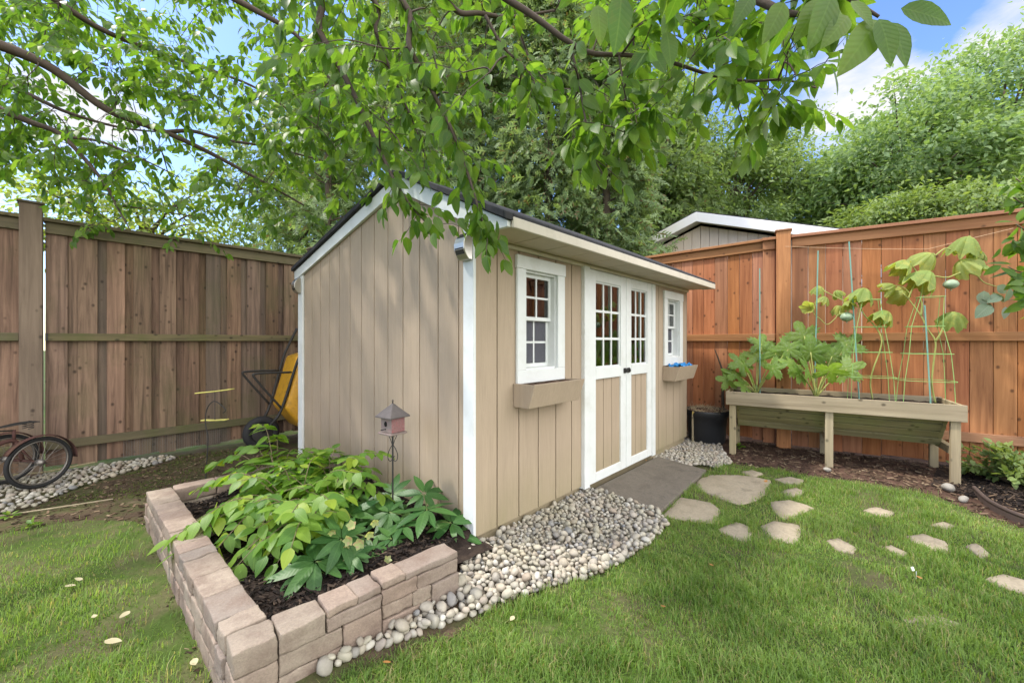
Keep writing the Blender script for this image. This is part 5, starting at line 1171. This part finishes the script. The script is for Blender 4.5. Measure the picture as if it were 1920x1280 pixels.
# ================================================================ GRASS, CHIPS, LITTER
def vnoise(x, y): return np.sin(x*3.1+1.7*np.sin(y*2.3))+np.sin(y*4.3+1.3*np.sin(x*3.7+1))+.6*np.sin(x*9.1+y*7.7)+.5*np.sin(x*17-y*13)
M['grass'] = m_leaf('grass_blade', (.095,.175,.028), (.20,.295,.058), .42, .5, veins=False, dead=((.30,.26,.12), .88), spec=.3, patch=True)
N0 = 1750000; Q = np.column_stack([rng.uniform(-3.6,3.6,N0), rng.uniform(-3.6,2.7,N0)]); d_ = (np.column_stack([Q, np.zeros(N0)])-CAM)@FW; lat = np.abs((np.column_stack([Q, np.zeros(N0)])-CAM)@RT)
keep = (d_ > .75) & (lat < d_*1.55+.3); Q, d_ = Q[keep], d_[keep]
pr_ = np.clip((1.75/d_)**1.35, 0, 1); nv = vnoise(Q[:,0], Q[:,1]); left = Q[:,0] < -1.2
fine = vnoise(Q[:,0]*3.3+.7*nv, Q[:,1]*3.1-1); pr_ *= np.clip(.74+.17*nv+.20*fine, .08, 1.15)*np.where(left, np.clip((-1.26-Q[:,0])/.28, .08, 1), 1)*np.where(left, np.clip(1.1-(Q[:,1]-.2)*.5, .15, 1)*.7, 1)
Q = Q[rng.random(len(Q)) < pr_]
edge = Q+rng.normal(0,.025,Q.shape); ok = inpoly(edge, lawn_poly)
for fp in flag_polys[:-1]:
    c = np.mean(fp, 0); ok &= ~inpoly((Q-c)*rng.uniform(.98,1.16,(len(Q),1))+c+rng.normal(0,.010,Q.shape), fp)
ok &= ~inpoly(Q, [(1.2,-.58),(2.4,-.52),(2.4,0),(1.2,0)]); ok &= ~inpoly(Q, front_peb)
Q = Q[ok]; n = len(Q); hgt = rng.uniform(.012,.042,n)*np.clip(1+.26*vnoise(Q[:,0]*2.3+3, Q[:,1]*2.1), .4, 1.6); th = rng.uniform(0,2*PI,n)+.6*np.sin(Q[:,0]*6+Q[:,1]*5); ln_ = rng.uniform(.15,.95,n)
dx = np.column_stack([np.cos(th), np.sin(th), np.zeros(n)]); sx = np.column_stack([-np.sin(th), np.cos(th), np.zeros(n)])*rng.uniform(.0011,.0019,n)[:,None]; B = np.column_stack([Q, np.full(n,-.008)])
v0, v1 = B-sx, B+sx; m_ = B+dx*(hgt*ln_*.3)[:,None]+UPV*(hgt*.6)[:,None]; v2, v3 = m_+sx*.8, m_-sx*.8; tp = B+dx*(hgt*ln_)[:,None]+UPV*(hgt*(1-.25*ln_))[:,None]; v4 = tp+sx*.1
V = np.stack([v0,v1,v2,v3,v4,tp-sx*.1],1).reshape(-1,3); F = (np.array([[0,1,2,3],[3,2,4,5]])[None]+(np.arange(n)*6)[:,None,None]).reshape(-1,4)
tag(np_mesh('grass', V, F, M['grass'], smooth=True), 'short green lawn grass with a few dry straw blades', 'grass', kind='stuff'); n_grass = n
def chips(name, lab, poly, N, cols, L0, L1, zf, cat='mulch', w=.25):
    P2 = arr(poly)[:, :2]; q = rng.uniform(P2.min(0), P2.max(0), (N*3,2)); q = q[inpoly(q, poly)][:N]; n = len(q); z = zf(q)
    D_ = np.column_stack([rng.normal(size=(n,2)), rng.normal(0,.18,n)]); N_ = np.tile(UPV,(n,1))+rng.normal(0,.35,(n,3))
    V, F, A_ = inst((np.array([(-w/2,0,0),(w/2,.05,0),(w*.4,1,.02),(-w*.45,.9,0),(-w/2,0,.10),(w/2,.05,.10),(w*.4,1,.10),(-w*.45,.9,.12)]), np.array([(0,3,2,1),(4,5,6,7),(0,1,5,4),(1,2,6,5),(2,3,7,6),(3,0,4,7)])), np.column_stack([q, z]), D_, N_, rng.uniform(L0,L1,n))
    t = NT(name+'_material'); c = t.ramp(t.island(), cols); t.bsdf(c, .9, None, .15)
    tag(np_mesh(name, V, F, t.m, smooth=False), lab, cat, kind='stuff')
DK = [(0,(.007,.006,.0055)),(.6,(.019,.014,.012)),(.92,(.045,.032,.024)),(1,(.12,.085,.06))]; BN = [(0,(.03,.02,.014)),(.5,(.085,.055,.036)),(.85,(.16,.11,.07)),(1,(.26,.20,.13))]
bedz = lambda q: np.array([.122+.03*mnoise.noise(Vector((x*5,y*5,1)))+.018*mnoise.noise(Vector((x*17,y*17,3))) for x, y in q])
chips('bark_mulch', 'dark shredded bark mulch in the raised bed', [(-1.08,-.12),(-.4,-.14),(-.02,.1),(-.02,1.7),(-1.1,1.7)], 9000, DK, .012, .042, bedz)
chips('bark_mulch', 'brown bark mulch and litter under the planter', mulch_poly[:12]+[(4.3,-3.0),(4.0,-.5)], 5200, BN, .015, .05, lambda q: np.full(len(q), -.002))
chips('bark_mulch', 'dark bark mulch around the low shrub', [(3.15,-2.15),(4.15,-2.2),(4.5,-3.2),(3.2,-3.0),(2.95,-2.6)], 2200, DK, .02, .06, lambda q: np.full(len(q), .004))
strip = [(-3.6,2.0)]+gp((0,1000),(70,985),(160,972),(250,975),(335,1005),(350,1085),(385,1170))+[(-1.27,-.1),(-1.27,1.85),(-.1,1.85),(-.1,3.7),(-.9,3.75)]+gp((330,862),(220,892),(130,922),(60,952),(-20,970))
chips('leaf_litter', 'brown leaf litter and twigs on the mossy soil strip', strip, 3600, BN, .008, .035, lambda q: np.full(len(q), -.009), 'litter', .4)
chips('soil_litter', 'bits of bark and soil between the block wall and the stones', [(-1.3,-.5),(-1.0,-.46),(-.7,-.42),(-.3,-.3),(-.02,-.02),(-.1,.1),(-.4,-.25),(-1.3,-.24)], 500, BN, .008, .03, lambda q: np.full(len(q), .002), 'litter', .4)
M['moss'] = m_leaf('moss_tuft', (.05,.075,.012), (.10,.13,.025), .2, .8, veins=False)
P2 = arr(strip); q = rng.uniform(P2.min(0), P2.max(0), (70000,2)); q = q[inpoly(q, strip)]; q = q[vnoise(q[:,0]*1.5+2, q[:,1]*2.2) > .55+rng.normal(0,.5,len(q))]; n = len(q)
V, F, A_ = inst(quad_tpl(.3), np.column_stack([q, np.full(n,-.012)]), np.column_stack([rng.normal(0,.8,(n,2)), np.ones(n)]), rng.normal(size=(n,3)), rng.uniform(.008,.022,n)); tag(np_mesh('moss', V, F, M['moss']), 'low green moss and sparse grass on the shaded soil strip', 'moss', kind='stuff')
# fallen leaves
M['fallen'] = m_leaf('fallen_pale_leaf', (.36,.32,.19), (.44,.39,.25), .2, .6); M['fallenb'] = m_leaf('fallen_brown_leaf', (.24,.10,.03), (.36,.17,.05), .2, .6)
for (x, y, s, col, lab) in ((122,1107,.05,'fallen','pale fallen leaf in the upper part of the left lawn'),(155,1096,.035,'fallen','small pale fallen leaf beside the wider one on the left lawn'),(243,1155,.05,'fallen','squarish cream fallen leaf in the middle of the left lawn'),(196,1212,.065,'fallen','largest cream fallen leaf, lowest on the left lawn'),(362,1247,.045,'fallen','yellowed fallen leaf near the foot of the block wall'),(178,1168,.035,'fallen','small dull fallen leaf left of the squarish cream one'),
  (335,1115,.045,'fallenb','curled brown leaf on the soil beside the block wall'),(964,1165,.035,'fallen','tan fallen leaf in the lawn in front of the stones'),(1248,1150,.03,'fallenb','small brown fallen leaf in the lawn well below the slab'),(1434,911,.045,'fallenb','orange fallen leaf on the largest flagstone'),(732,1252,.04,'fallenb','brown fallen leaf in the lawn under the stones'),(1730,1094,.025,'fallenb','tiny orange fallen leaf in the right lawn'),(1212,868,.03,'fallenb','tiny orange leaf on the grey slab by the door'),(1330,1068,.025,'fallenb','brown fallen leaf in the grass near the small flagstones')):
    p = G(x, y); tv, tf = leaf_tpl(.6, 6, .2, -.25); me = bpy.data.meshes.new('fallen_leaf'); me.from_pydata((tv*s).tolist(), [], tf.tolist()); me.polygons.foreach_set('use_smooth', [True]*len(me.polygons)); me.materials.append(M[col]); o = bpy.data.objects.new('fallen_leaf', me); COL.objects.link(o)
    o.location = (p[0], p[1], .026 if 'flagstone' not in lab and 'slab' not in lab else .034); o.rotation_euler = (random.uniform(-.35,.35), random.uniform(-.3,.3), random.uniform(0,6)); tag(o, lab, 'leaf', 'fallen leaves on the ground')
gt = thing('plant_tag', 'small white tag standing in the right lawn', 'tag', tuple(G(1718,1082))); MB().box(-.008,.008,-.001,.001,.03,.048).build('card', M['white'], gt).rotation_euler = (-.4,0,-.6); MB().tube([(0,0,-.01),(0,0,.032)], .0015, 5).build('pin', M['white'], gt)
print('cherry leaves', n_cherry, 'grass', n_grass)
